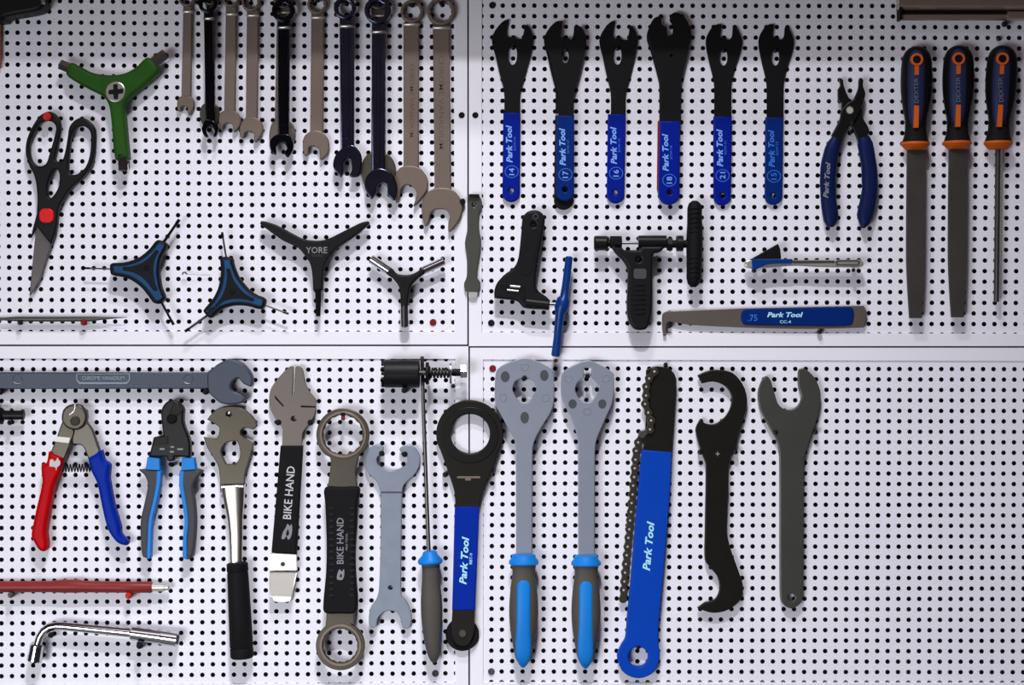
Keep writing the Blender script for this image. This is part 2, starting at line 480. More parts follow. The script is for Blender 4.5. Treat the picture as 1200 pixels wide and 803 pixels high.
# green three-way hex driver
t = thing('hex_wrench', 'green three-way Y socket wrench with a silver centre disc', 'wrench', 136, 110)
plate(t, 'body', [(84.1, 74.5), (78.9, 88.2), (99.8, 102.2), (121.8, 113.7), (128.7, 124.7), (131.7, 145.6), (134.3, 177.5), (136.1, 187.5, 1), (152, 186.5, 1), (149.5, 160), (147.6, 139.6), (147, 125.7), (152.6, 115.7), (167.6, 102.8), (179.5, 92.8), (187.5, 81.9), (174.5, 67.9), (159.6, 79.9), (145.7, 86.9), (129.7, 88.6), (109.8, 85.9), (93.9, 77.9)], 8, 24, 'green', b=5, bseg=5, angle=60)
for a, c, r in (((86, 82, 16), (70.5, 75.5, 16), 6.6), ((178, 76, 16), (195, 63.5, 16), 7.2), ((144.2, 184, 16), (145, 200.5, 16), 6.2)):
    so = rod(t, 'socket', a, c, r, 'chrome', 6)
    e = Vector(c) + (Vector(c) - Vector(a)).normalized() * 0.3
    rod(so, 'socket_bore', tuple(Vector(c) + (Vector(a) - Vector(c)).normalized() * 1.0), tuple(e), r * .66, 'black', 6, cham=.1)
disc = plate(t, 'centre_disc', circle(135.7, 107.8, 12.2, 32), 20, 25, 'satin', b=1.2)
cr = []
for k in range(10):
    a = math.radians(-90 + 36 * k); r = 9.3 if k % 2 == 0 else 5.0
    cr.append((135.7 + r * math.cos(a), 107.8 + r * math.sin(a)))
plate(disc, 'key_recess', [(132.8, 99.3), (137.6, 99), (138.3, 104.3), (143.8, 103.8), (144, 109), (138.8, 110.6), (138, 116), (133.4, 115.6), (132.6, 110.8), (127.6, 110.4), (127.9, 105.6), (132.6, 104.6)], 24.8, 25.5, 'black', b=0.2)

# scissors
t = thing('scissors', 'black handled scissors with a red pivot cap hanging points down', 'scissors', 60, 240)
LH = [(56.6, 141.7), (64.0, 145.0), (66.3, 151.4), (63.3, 164.8), (58.9, 179.8), (54.6, 192.0), (46.9, 195.0), (39.4, 190.3), (35.7, 179.8), (36.4, 166.3), (42.4, 151.4), (48.4, 143.9)]
SL = [(66.3, 197.7), (70.1, 203.7), (69.3, 218.7), (61.9, 231.4), (57.4, 230.6), (56.6, 218.7), (60.4, 205.2)]
RH = [(97.7, 147.7), (106.0, 154.4), (107.2, 167.8), (105.6, 182.8), (100.3, 196.7), (90.3, 204.6), (83.2, 204.0), (80.8, 197.7), (82, 179.8), (84.3, 160.4), (88.8, 150.6)]
plate(t, 'handle', [(56.6, 131.2), (64.8, 133.5), (70.8, 142.4), (71.6, 152.9), (68.6, 169.3), (65.3, 186), (69.3, 189.8), (74.2, 187), (77.5, 175.3), (79.8, 161.9), (82, 149.2), (88.8, 140.9), (97, 138.2), (105.2, 142.4), (111.9, 151.4), (112.7, 164.8), (111.2, 182.8), (106.7, 196.2), (96.2, 209.7), (84.3, 220.2), (76.8, 231), (69.6, 245), (67.1, 267.4), (60.6, 287, 1), (43.9, 266, 1), (43.9, 248), (44.4, 235), (43.4, 219), (40.4, 205.2), (35, 194.7), (30.8, 179.8), (32, 164.8), (37.9, 149.9), (46.9, 136.4)], 5, 13, 'blk_plastic', [LH, SL, RH], b=2.0, bseg=3, angle=60)
plate(t, 'blade', [(43.9, 262, 1), (60.8, 283, 1), (60.4, 287.5), (53.6, 307.7), (48.4, 325.7), (36.4, 345.5), (35, 346.6, 1), (37.9, 313.7), (41.8, 276)], 5.6, 9, 'blade', b=0.8)
plate(t, 'blade', [(52.5, 281, 1), (61, 284, 1), (57, 297), (53, 310), (50, 312, 1)], 4.2, 5.6, 'bladelight', b=0.4)
plate(t, 'blade_back', [(44.5, 247, 1), (45.5, 262, 1), (39.5, 274), (36.4, 279, 1), (38.8, 268)], 5, 8, 'black', b=0.4)
plate(t, 'pivot_cap', tr(rrect(46.1, 244.3, 63.3, 261.5, 6.5), 0, 0), 12.5, 15.5, 'redcap', b=1.4, bseg=3)
peg(55.1, 136.9, 'redpeg', 'red peg holding the loop of the scissors', 20, 5.0)

# thin scriber lying on two pegs
t = thing('scriber', 'thin grey steel scriber with a long fine point lying on pegs', 'scriber', 60, 374)
sweep(t, 'shaft', [(-30, 374.5, 8, 1.6), (4, 374, 8, 1.8), (20, 374, 8, 3.0), (60, 374.2, 8, 3.2), (105, 374, 8, 3.1), (119, 373.2, 8, 2.0), (135, 372.6, 8, .9), (149, 372, 8, .35)], 'pewter', 10)
peg(98.2, 378.0, 'dredpeg', 'dark red peg under the grey scriber', 13, 3.9)
peg(23.6, 378.0, 'blackm', 'dark peg under the thick end of the grey scriber', 13, 3.2)

# combination spanners
GC = 'combination spanners hanging in a row'
def combo(label, m, top, ring, ring_in, shaft, jaw, glint_y, dz=0, ringm=None, stamp=None, slot=False):
    cx, cy, ro = ring
    t = thing('combination_spanner', label, 'spanner', cx, (shaft[-1][0] + cy) / 2, GC)
    rows = shaft
    out = [(r[1], r[0], 1) for r in rows] + [(r[2], r[0], 1) for r in reversed(rows)]
    s = plate(t, 'shaft', out, 3.2 + dz, 8.0 + dz, m, b=1.3, bseg=3)
    if slot:
        y0, y1 = rows[0][0] + 12, rows[-1][0] - 14
        xc0 = (rows[0][1] + rows[0][2]) / 2; xc1 = (rows[-1][1] + rows[-1][2]) / 2
        plate(s, 'fuller', [(xc0 - 1.8, y0), (xc0 + 1.8, y0), (xc1 + 1.8, y1), (xc1 - 1.8, y1)], 7.6 + dz, 8.5 + dz, ringm or m, b=0.5)
    plate(t, 'ring_end', circle(cx, cy, ro, 36), 2 + dz, 12.5 + dz, ringm or m, [star12(cx, cy, ring_in, ring_in * .9)], b=1.2, bseg=3)
    w0 = (rows[0][2] - rows[0][1]) / 2 + 0.6; xc = (rows[0][1] + rows[0][2]) / 2
    sweep(t, 'collar', [(xc - w0, glint_y, 8.4 + dz, 1.2), (xc - w0 + 1.5, glint_y + .7, 8.6 + dz, 2.1), (xc + w0 - 1.5, glint_y + .7, 8.6 + dz, 2.1), (xc + w0, glint_y, 8.4 + dz, 1.2)], 'satin' if m.startswith('bch') else 'silver', 10)  # bright metal strip imitating the reflection where ring meets shaft
    plate(t, 'open_end', jaw, 2.4 + dz, 9.4 + dz, ringm or m, b=1.3, bseg=3)
    if stamp:
        s_, y_, ln, h_ = stamp
        text(s, s_, xc + 0.5, y_, ln, h_, 7.9 + dz, 'stamp', rot=-90)
    return t
JAW1 = [(212, 113.5), (218, 112.5), (224, 113.5), (228, 120), (227, 128), (222, 135.5), (220.2, 130), (219.8, 126), (216.5, 124.4), (213, 126), (212.2, 130.5), (208.8, 130), (208.2, 119)]
combo('shortest pewter combination spanner, first of the hanging row', 'taupe', 0, (219.5, -1, 9.5), 6.8, [(6, 215, 225.4), (115, 213, 224.2)], JAW1, 13)
combo('pewter combination spanner almost hidden behind the first narrow black chrome spanner', 'olive', 0, (247, -3, 10), 7, [(6, 242, 252), (128, 240, 252)], [(236, 126), (240, 122), (252, 122), (256.5, 127), (257, 138), (254, 146), (250, 140), (243, 140), (238, 146), (234.5, 136)], 12, dz=-1.6)
combo('narrow black chrome ratchet spanner between the two shortest pewter spanners', 'bchrome2', 0, (244, 5, 11), 7.5, [(14, 239, 250.8), (142, 241, 252)], [(241, 142), (246.5, 141), (252, 142.5), (256, 150), (254, 159), (250, 160.5), (252, 154), (249, 149), (244, 149.2), (241.6, 154), (244, 160.5), (240, 160), (236.8, 151)], 21, dz=9, slot=True)
JAW3 = [(260, 131.5), (268, 129.5), (277, 131), (282.4, 139), (281.5, 148), (275, 155), (273.4, 151), (273, 147), (268, 144.4), (262.5, 147), (261, 152.5), (257.4, 151), (256.6, 139)]
combo('short pewter combination spanner right beside the narrow black chrome one', 'taupe', 0, (271, -1, 10), 7.2, [(7, 265, 277.2), (133, 263, 276)], JAW3, 16)
JAW4 = [(287, 139), (295, 137), (303, 139.5), (308, 147), (307.4, 157), (300, 167), (298, 162), (298, 157.4), (293, 154), (287.4, 156.4), (286, 162), (282, 160.5), (281.4, 149)]
combo('short pewter spanner with its jaw overlapping the jaw of its equal', 'taupe', 0, (294.5, 3, 11), 8, [(12, 289.6, 303.2), (141, 288.4, 302)], JAW4, 17.5, dz=0.4)
combo('pewter combination spanner almost hidden behind the middle black chrome spanner', 'taupe2', 0, (332, -1, 11.5), 8, [(8, 325, 340), (150, 322, 339)], [(317, 150), (322, 142), (339, 142), (345, 150), (346, 162), (340, 172), (330, 164), (321, 172), (316, 164)], 14, dz=-1.4)
combo('middle black chrome ratchet spanner with a white highlight under its ring', 'bchrome2', 0, (332.5, 13, 13.5), 8.5, [(22, 326, 340.2), (160, 326, 338.4)], [(325, 158), (332, 157), (339, 158.4), (343.8, 168), (343, 177), (337.4, 184.5), (334, 180), (336.5, 174), (333.5, 168.6), (328, 168), (323.4, 172), (323.8, 178), (322.6, 181.6), (317.8, 177), (316.4, 167), (320, 161)], 31.5, dz=9.5, slot=True)
JAW6 = [(357, 160), (364, 154.5), (371, 153), (379, 156), (385, 164), (386, 175), (383, 182), (376, 187.5), (375, 181), (374, 175), (368, 171.6), (362.4, 173.6), (361.4, 181), (357, 182.6), (355, 170)]
combo('pewter combination spanner hanging between two black chrome spanners', 'taupe', 0, (372, 6, 11.5), 8.4, [(15, 365, 380), (158, 363.6, 379)], JAW6, 20)
combo('blue-black chrome spanner with a twisted open jaw', 'bchrome', 0, (404.5, 10, 13), 8.8, [(22, 398, 415.4), (176, 399.6, 415)], [(411.6, 170), (401, 174.3), (393, 183), (390.5, 195), (395, 203), (400.2, 208), (402.7, 199.5), (402, 192), (406.5, 187.4), (411.6, 190.5), (412.4, 200), (410, 207), (420.5, 206.4), (424, 192), (423, 180.7), (417, 172.4)], 30, dz=7.5, slot=True)
combo('pewter spanner almost hidden behind the widest blue-black chrome spanner', 'olive', 0, (444, 0, 12), 8.5, [(10, 436, 452), (190, 435, 452)], [(425, 190), (433, 180), (453, 180), (462, 190), (464, 206), (456, 220), (443, 206), (430, 220), (423.6, 205)], 18, dz=-1.4)
combo('widest blue-black chrome spanner with an open jaw', 'bchrome', 0, (442.8, 12.8, 15.4), 10.5, [(27, 436, 451.6), (202, 436, 451.2)], [(436.6, 200.2), (429, 209), (428, 221), (435.4, 233.5), (440.4, 226), (441.8, 218.6), (448, 215), (453.8, 219.6), (455, 229), (462.5, 235), (466, 222.8), (462.5, 208.3), (454.4, 200), (445, 197.4)], 36.8, dz=7.5, slot=True)
combo('long pewter combination spanner hanging beside the longest one', 'taupe', 0, (483, 14, 13.4), 10.2, [(26, 473, 491.4), (198, 473, 490.8)], [(469, 197), (478.7, 194.5), (491.7, 197), (500.6, 208.3), (501.6, 219.6), (496.5, 229.5), (485.2, 242), (486.8, 234), (488.2, 225), (480.3, 216.8), (471.6, 220), (468, 231), (464.4, 238), (462.2, 222.8), (463.3, 206)], 28, stamp=('CHROME VANADIUM', 118, 86, 5))
combo('longest pewter combination spanner beside the panel joint', 'taupe', 0, (516.9, 14, 16.4), 12.8, [(29, 507.2, 526.6), (224, 509.4, 528.9)], [(502.2, 225), (512.7, 220.4), (528.9, 222), (539.4, 232.5), (542, 245.4), (537, 260), (526.5, 272), (525.4, 261.7), (527.4, 253.6), (522, 246), (511, 245.6), (505, 250.3), (502, 261.7), (498, 265), (494.2, 247), (495.7, 234)], 32, stamp=('CHROME VANADIUM', 120, 110, 6))
RINGS = ['shortest pewter spanner', 'narrow black chrome spanner', 'short pewter spanner beside the narrow chrome one', 'short pewter spanner with overlapping jaw', 'middle black chrome spanner', 'pewter spanner between two black chrome spanners', 'blue-black spanner with twisted jaw', 'widest blue-black spanner', 'long pewter spanner next to the longest', 'longest pewter spanner']
for i, (x, y) in enumerate(((219.5, -5), (245.5, -1), (271, -5.4), (294.5, -1.6), (332.5, 5.4), (372, .5), (404.5, 3.6), (443, 5), (483, 6.4), (516.9, 4))):
    peg(x, y, 'black', 'black peg through the ring of the ' + RINGS[i], 22, 2.6, group='pegs through the spanner rings')
peg(542, 236, 'black', 'black peg touching the jaw of the longest pewter spanner', 12, 3.4)

# two tri-handle hex drivers
def tri(label, out, c, bits, dd):
    t = thing('hex_driver', label, 'hex key', c[0], c[1])
    plate(t, 'body', out, 9, 22, 'triblk', b=3.5, bseg=4, angle=60)
    o = smooth(out, 5)
    if area(o) < 0: o.reverse()
    a = [(p.x, p.y, 1) for p in inset(o, 4.0)]; bnd = [(p.x, p.y, 1) for p in inset(o, 7.6)]
    # inner edge of the blue band: shrink towards the centre
    inn = [(c[0] + (x - c[0]) * .74, c[1] + (y - c[1]) * .74, 1) for x, y, _ in [(p.x, p.y, 1) for p in inset(o, 4.8)]]
    plate(t, 'blue_band', a, 21.0, 22.9, 'tri', [inn], b=0.5)
    plate(t, 'centre_recess', [(x, y, 1) for x, y, _ in inn], 21.2, 22.3, 'black', b=0.3)
    rod(t, 'screw', (c[0], c[1], 22), (c[0], c[1], 23.4), 3.2, 'blackm', 12)
    for p0, p1, r, m in bits:
        k = rod(t, 'hex_bit', (*p0, 15.5), (*p1, 15.5), r, m, 6, cham=.3)
        v = (Vector(p1) - Vector(p0)).normalized(); q = Vector(p1) - v * 6
        rod(k, 'bit_tip', (q.x, q.y, 15.5), (p1[0] + v.x * .3, p1[1] + v.y * .3, 15.5), r + .35, 'blackm', 6, cham=.3)
tri('blue and black three-way hex key with one arm pointing at the scissors', [(129.7, 311), (130.5, 321.0), (134.9, 323.3), (150.6, 326.7), (164.5, 335.5), (175, 347.7), (180.2, 354.7), (187.2, 356), (194.2, 349.4), (189.8, 337.2), (187.2, 319.8), (189, 304), (195.9, 290.1), (195, 284.9), (187.2, 281.4), (182.9, 283.1), (175, 292.7), (162.8, 302.3), (147.1, 307.6), (133.1, 308.4)], (171.9, 313.5),
    [((132, 315.5), (100, 314.3), 1.1, 'chrome'), ((191, 285), (210, 257.5), 1.7, 'blackm'), ((189, 354), (203.4, 380.5), 1.5, 'blackm')], 0)
tri('blue and black three-way hex key with one arm pointing straight up', [(259.4, 302.2), (266, 301), (273.1, 303.2), (273.9, 308), (279.6, 323.4), (290.9, 338), (300.7, 345.3), (308.8, 348.5), (312, 352.6), (308.8, 361.5), (303.1, 362.3), (290.9, 359), (274.8, 358.2), (260.2, 362.3), (252, 369.6), (246.4, 372.8), (239.1, 365.5), (240, 362.3), (250.5, 349.3), (257, 334.8), (259.4, 318.6), (258.6, 307.2)], (272.5, 342),
    [((265.4, 304), (260.3, 272.5), 1.2, 'pewter'), ((309, 357), (338, 367.8), 1.2, 'pewter'), ((244, 369), (217, 388.5), 1.5, 'pewter')], 0)
t = thing('wire_hook', 'fine bent wire hook poking out between the two blue hex keys', 'hook', 228, 321)
sweep(t, 'wire', [(246, 323, 3, .22), (230, 322, 6, .22), (219, 321.5, 8, .3)], 'pewter', 6)
sweep(t, 'barb', [(219, 321.5, 8, .9), (217, 319.2, 8, 1.0), (214.6, 319.6, 8, 1.0), (213.6, 322, 8, .8)], 'stamp', 8)

# black Y wrench with printed name
t = thing('hex_wrench', 'slim black Y wrench with grey printed letters', 'wrench', 371, 295)
plate(t, 'body', [(306.8, 259.7), (305.7, 263), (319.4, 273.5), (332.4, 282.4), (350.2, 291.3), (359, 301.8), (364, 309.9), (366.4, 322.8), (367.2, 340, 1), (378.8, 340, 1), (379.3, 322.8), (381.7, 309.9), (387.4, 300.2), (395.5, 290.5), (411.7, 280), (431, 264.6), (432.7, 260.5), (429.5, 259.7), (421.4, 262.1), (403.6, 271), (387.4, 279), (377.7, 281.9), (364.7, 281.9), (353.4, 279), (338, 271), (324.3, 263.8), (311.3, 259.7)], 9, 19, 'blk_plastic', b=2.0, bseg=4, angle=60)
rod(t, 'hex_tip', (373, 338, 14), (372.9, 371, 14), 4.2, 'blackm', 6, 2.9)
rod(t, 'hex_tip', (325, 270, 14), (305.6, 260.6, 14), 3.8, 'blackm', 6, 2.2)
rod(t, 'hex_tip', (412, 271.5, 14), (432.6, 261, 14), 3.8, 'blackm', 6, 2.2)
text(t, 'YORE', 371, 293.2, 25, 7.4, 19, 'greyprint')
text(t, 'TOOLS', 371.4, 299.6, 14, 2.4, 19, 'dgrey')

# small black Y wrench with three chrome sockets
t = thing('socket_wrench', 'small black Y wrench with three chrome sockets', 'wrench', 475, 330)
plate(t, 'body', [(458.3, 314.2), (465.5, 320.7), (476, 322.4), (485.1, 320.7), (495.6, 314.8), (498.6, 319.6), (490.4, 326), (482.5, 334.5), (480, 344.9), (478.2, 360.5, 1), (469.9, 360.5, 1), (469.3, 346.2), (467.5, 335.8), (460.3, 326.6), (452.8, 320.4)], 8, 19, 'blk_plastic', b=2.6, bseg=4, angle=60)
for a, c, r in (((456, 317.5), (434.5, 303.2), 5.2), ((495.5, 317.6), (520.5, 306.2), 4.8), ((474, 358), (474.4, 383.5), 5.6)):
    k = rod(t, 'socket', (*a, 13.5), (*c, 13.5), r, 'chrome', 14)
    v = (Vector(c) - Vector(a)).normalized()
    rod(k, 'socket_bore', (c[0] - v.x, c[1] - v.y, 13.5), (c[0] + v.x * .2, c[1] + v.y * .2, 13.5), r * .65, 'black', 6, cham=.1)

# flat grey lever across the panel joint
t = thing('tyre_lever', 'flat grey steel lever hanging over the joint of the panels', 'lever', 555, 285)
plate(t, 'body', [(549.6, 229.5, 1), (561.7, 229.5, 1), (564, 234), (565.2, 241), (561.9, 249), (561.4, 267), (564, 284.8), (560.3, 310.7), (559.5, 325), (563, 332), (561.7, 342, 1), (545.5, 342, 1), (543.7, 333.4), (547, 323.6), (547, 301), (544.8, 284.8), (547.8, 268.6), (547.8, 250.8), (548.6, 236)], 4, 8, 'pewter', [circle(556, 240.2, 2.8, 14)], b=1.0)
plate(t, 'bent_lip', [(549.6, 227.8, 1), (561.8, 227.8, 1), (561.8, 232, 1), (549.6, 232, 1)], 4, 12, 'blackm', b=0.5)
plate(t, 'tip', [(549, 341, 1), (559.6, 341, 1), (558.6, 349), (550, 349)], 5, 6.6, 'silver', b=0.5)
peg(556, 239.2, 'pewter', 'small grey peg through the hole of the flat grey lever', 9.6, 1.9)

# ================================================================ upper right panel
GS = 'cone spanners hanging in a row'
CONE = [(595.4, 23), (589.4, 25.2), (581.3, 34.3), (576.6, 44), (577.3, 53.7), (580.5, 65), (585.4, 86), (590.2, 103.9), (591, 114), (590.9, 136, 1), (609.7, 136, 1), (610, 109), (613.5, 95.8), (620.2, 71.5), (624.2, 53.7), (625, 44), (621.8, 34.3), (618, 29.8), (614.5, 29.9), (614, 35.9), (611.6, 45.2), (606, 45), (601.6, 42.6), (597.5, 44), (594.2, 41.4), (594.3, 34.3), (596, 26.2)]
CONE5 = [(845.2, 28.6), (836, 30.5), (828.4, 42), (827.1, 52.4), (830.4, 70.2), (835.2, 89.6), (836.9, 101), (836.9, 140, 1), (857.1, 140, 1), (857.1, 101), (859.7, 84.8), (867.4, 62), (869.8, 49), (866.2, 37.8), (862.2, 31), (858.9, 32), (857.7, 42.2), (854, 46.6), (848.2, 44.3), (844.3, 42.7), (845, 34.6)]
CONE4 = [(774.4, 19.7), (766, 22), (759.8, 34.3), (759.3, 44), (764.5, 60.2), (770.9, 82.9), (773.8, 96), (774, 146, 1), (798, 146, 1), (798.4, 96), (801.7, 79.6), (809, 48.9), (809.8, 35.9), (803.3, 21.3), (793.6, 14.9), (787.9, 15.9), (786.5, 21.3), (790.2, 27.8), (788.8, 39), (782.5, 41.4), (780.9, 32), (775.2, 28.4)]
def cone(label, head, slot, hd, hole, num, hm='pblue', dz=0, txt=True, slot_r=(5.2, 12), headm='black', tm='lblue', nm='mblue'):
    """hd = (top, bottom, x0_top, x1_top, x0_bot, x1_bot)"""
    y0, y1, a0, a1, b0, b1 = hd
    t = thing('cone_spanner', label, 'spanner', (a0 + a1) / 2, (y0 + y1) / 2 - 40, GS)
    hs = [circle(slot[0], slot[1], slot_r[0], 20, slot_r[1])]
    plate(t, 'head', head, 2.2 + dz, 5.0 + dz, headm, hs, b=0.5)
    w = (b1 - b0) / 2; cb = (b0 + b1) / 2
    arc = [(cb + w * math.cos(math.radians(a)), y1 - w + w * math.sin(math.radians(a)), 1) for a in range(0, 181, 15)]
    g = plate(t, 'grip', [(a0, y0, 1), (a1, y0, 1)] + arc, 1.0 + dz, 6.8 + dz, hm, [circle(hole[0], hole[1], 3.1, 14)], b=1.6, bseg=3)
    if txt:
        tx = (a0 + b0) / 2 + 7.4 ; ty = y0 + 36.5
        text(g, 'Park Tool', tx, ty, 44, 7.2, 6.8 + dz, tm, rot=91, shear=0.25)
        text(g, 'SCW-' + num, tx + 6.6, ty, 16, 2.6, 6.8 + dz, nm, rot=91)
        ey = y0 + 69.0; ex = cb + 0.6
        e = plate(g, 'emblem_ring', circle(ex, ey, 8.2, 24, 7.4), 6.7 + dz, 6.95 + dz, nm, [circle(ex, ey, 7.4, 24, 6.6)], b=0)
        text(g, num, ex, ey, 8, 6.4, 6.8 + dz, tm, rot=90, name='size_number')
    return t
cone('cone spanner numbered 14 with a royal blue grip, above the black chain tool', CONE, (600.8, 64.2), (132.2, 237, 589.8, 610, 588.7, 609.3), (599.1, 223.6), '14')
cone('black cone spanner hidden behind the darker blue one', tr(CONE, 59.4, 1, .93, .96, 600, 40), (662.5, 66), (136, 246, 650.6, 672, 649.2, 671.6), (661, 233), '17', 'rubber', 0, False, (4, 8))
cone('cone spanner numbered 17 with a darker worn blue grip', tr(CONE, 63.2, 1.6, .96, 1.0, 600, 40), (662.8, 66), (135.6, 236, 652, 673, 651.4, 672.6), (662, 222.3), '17', 'pblue2', 6.5, slot_r=(4.6, 10.5))
cone('cone spanner numbered 16 with a royal blue grip, beside the widest one', tr(CONE, 124.2, 1.4, .925, 1.0, 600, 40), (723.6, 65), (134, 238.6, 712.3, 733.4, 711, 731.6), (720.8, 226), '16', slot_r=(4.8, 11))
cone('cone spanner with a dark red grip hidden behind the widest cone spanner', tr(CONE4, -1.6, 3, .98, 1, 785, 40), (786.8, 65.4), (142, 232, 770.8, 794, 769.8, 793), (783, 222), '18', 'dredpeg', 0, False, (1.6, 1.6))
cone('widest cone spanner numbered 18 with a hooked top jaw', CONE4, (786.8, 65.4), (142.2, 240.2, 773.4, 797, 771.4, 796.2), (784.9, 225.4), '18', 'pblue', 6.5, slot_r=(1.7, 1.7))
cone('cone spanner numbered 21 with a royal blue grip', CONE5, (847.9, 67), (136.8, 241, 836, 857.6, 836, 856.4), (846.6, 229.3), '21', slot_r=(4.6, 10))
cone('last cone spanner of the row, numbered 15, its blue grip duller', tr(CONE5, 61.2, 0, .975, 1, 848, 40), (908.6, 67), (137.6, 240.2, 897, 917.8, 896.2, 916.4), (905.7, 229.3), '15', 'pblue2', slot_r=(4.6, 10), tm='mblue')
for x, y, n_ in ((600.8, 55.6, 'cone spanner above the black chain tool'), (662.6, 58.5, 'worn darker blue cone spanner'), (723.6, 57, 'cone spanner beside the widest one'), (848, 59.6, 'royal blue cone spanner numbered 21'), (908.6, 59.6, 'last dull blue cone spanner')):
    peg(x, y, 'blackm', 'dark peg through the slot of the ' + n_, 13 if 650 < x < 670 else 9, 2.6, group='pegs in the cone spanner slots')

# master link pliers
t = thing('link_pliers', 'black nosed pliers with two navy blue dipped handles', 'pliers', 996, 180)
plate(t, 'jaw', [(983.4, 92.4), (987.5, 93.7), (988.6, 101), (993.6, 113.6), (998, 118), (1009, 126), (1011, 138.5), (1018.5, 155), (1006, 167, 1), (998.7, 150), (993, 142), (986.4, 130), (986, 121), (982.4, 118.6), (982, 105), (984.6, 100)], 7, 12, 'blackm', b=1.0)
plate(t, 'jaw', [(1006.6, 93.4), (1011.2, 93.4), (1011, 101), (1013.8, 110), (1011, 121), (1008.5, 128), (1002, 141), (993.6, 149), (985, 168, 1), (974, 159, 1), (983.6, 141), (986.4, 129), (993, 121), (999.8, 116.4), (1005.6, 103.7)], 10, 15.5, 'blackm', b=1.2)
rod(t, 'pivot', (996, 129.2, 12), (996, 129.2, 18), 5.0, 'satin', 18, cham=1.2)
rod(t, 'adjusting_screw', (998, 144, 10), (998, 144, 16), 2.6, 'blackm', 12)
h = path_sweep(t, 'handle', [(974, 158), (967.8, 170), (962.3, 190.5), (961.2, 211), (962.3, 238.5), (965.8, 262), (968, 266)], [(985.2, 167), (984.2, 172), (980.8, 186.4), (978.8, 211), (979.5, 235.8), (982.9, 256), (978, 266)], 'navy', 12, 7.0)
text(h, 'Park Tool', 969.0, 211, 42, 6, 19.1, 'greyprint', rot=86, shear=.25)
path_sweep(t, 'handle', [(1006, 167), (1006.4, 172), (1010.3, 197.4), (1010.3, 224.8), (1007.5, 238.5), (1003.8, 252), (1008, 267)], [(1018.6, 155), (1022.6, 170), (1028, 200), (1028, 224.8), (1024.7, 246.7), (1019.6, 262), (1014, 267)], 'navy', 12, 7.0)
peg(997.5, 154.5, 'black', 'black peg between the handles of the navy link pliers', 14, 2.6)

# steel bar tool at the upper edge
t = thing('steel_bar', 'twin round steel bar resting on a peg above the orange ringed handles', 'bar', 1130, 10)
rod(t, 'upper_bar', (1052, 3.4, 20), (1260, 3.4, 20), 8.2, 'polished', 20)
rod(t, 'lower_bar', (1054, 20.4, 18), (1260, 20.4, 18), 3.8, 'polished', 16)
plate(t, 'end_cap', [(1052, -4, 1), (1056, -5, 1), (1056, 24, 1), (1052.6, 24, 1)], 10, 26, 'black', b=0.6)
plate(t, 'web', [(1055, 8, 1), (1260, 8, 1), (1260, 19, 1), (1055, 19, 1)], 13, 17, 'blackm', b=0.3)
rod(t, 'sleeve', (1180, 18.6, 18), (1260, 18.6, 18), 5.6, 'polished', 16)
peg(1177, 28.4, 'black', 'black peg carrying the twin steel bar', 26, 3.4)
peg(1170.4, 45.4, 'blackm', 'small dark peg below the twin steel bar', 6, 2.9)

# three DEXTER handled tools
def dexter(label, name, x, y, kind, lean=0.0):
    t = thing(name, label, 'screwdriver' if kind == 'driver' else 'file', x, y + 60)
    k = lambda yy: lean * (yy - y - 60) / 60
    rows = [(y, -5, 5), (y + 2.5, -10, 10), (y + 8, -14.5, 14.5), (y + 17, -17, 17), (y + 35, -18, 18), (y + 55, -17.4, 17.4), (y + 72, -15, 15), (y + 86, -12.4, 12.4), (y + 98, -12.2, 12.2)]
    body = lr_sweep(t, 'handle', [(yy, x + a + k(yy), x + b + k(yy)) for yy, a, b in rows], 'black', 16, .85, 22)
    fr = [(y + 4, -5, 5), (y + 10, -9.5, 9.5), (y + 22, -11.8, 11.8), (y + 45, -12.2, 12.2), (y + 70, -10, 10), (y + 88, -7, 7), (y + 94, -4, 4)]
    lr_sweep(body, 'soft_panel', [(yy, x + a + k(yy), x + b + k(yy)) for yy, a, b in fr], 'nvgrip', 23.4, .72, 18)
    rows = [(y + 96, -12.0, 12.0), (y + 104, -13, 13), (y + 111, -15, 15), (y + 113, -15.6, 15.6)]
    lr_sweep(t, 'collar', [(yy, x + a + k(yy), x + b + k(yy)) for yy, a, b in rows], 'rubber', 16, .9, 22)
    kk = k(y + 115)
    sweep(t, 'orange_ferrule', [(x + kk, y + 112, 16, 16.4, 14.4), (x + kk, y + 114.5, 16, 16.8, 14.8), (x + kk, y + 117.5, 16, 14.6, 12.6), (x + kk, y + 121, 16, 11.5, 8)], 'orange', 24)
    c = (x + k(y + 15), y + 15)
    plate(body, 'hang_ring', circle(*c, 7.4, 26), 30, 33.6, 'orange', [circle(*c, 4.7, 20)], b=0.5)
    plate(body, 'hang_hole', circle(*c, 4.7, 20), 29, 32.7, 'black', b=0.1)
    def strip(y0, y1, w, d0, d1): plate(body, 'orange_strip', [(x - w + k(y0), y0, 1), (x + w + k(y0), y0, 1), (x + w + k(y1), y1, 1), (x - w + k(y1), y1, 1)], d0, d1, 'orange', b=0.3)
    strip(y + 22, y + 33, 2.5, 30, 32.6)
    strip(y + 69, y + 95, 2.8, 24, 30.6)
    text(body, 'DEXTER', x + k(y + 51), y + 51, 29, 5, 32.6, 'dimprint', rot=90 - lean)
    if kind == 'driver':
        rod(t, 'shank', (x + kk, y + 118, 16), (x + kk - 2, y + 300, 16), 3.2, 'blade', 12)
    else:
        plate(t, 'file_blade', [(x - 10.4, y + 118, 1), (x + 10.4, y + 118, 1), (x + 9.4, y + 250), (x + 6.4, y + 318, 1), (x - 7.8, y + 318, 1), (x - 11.4, y + 250)], 13, 18.5, 'fileteeth', b=0.4)
M['fileteeth'] = mat('file_teeth', (66, 63, 60), 0.55, 0.5, var=0.2, scale=40, bump=0.5, bscale=1400)
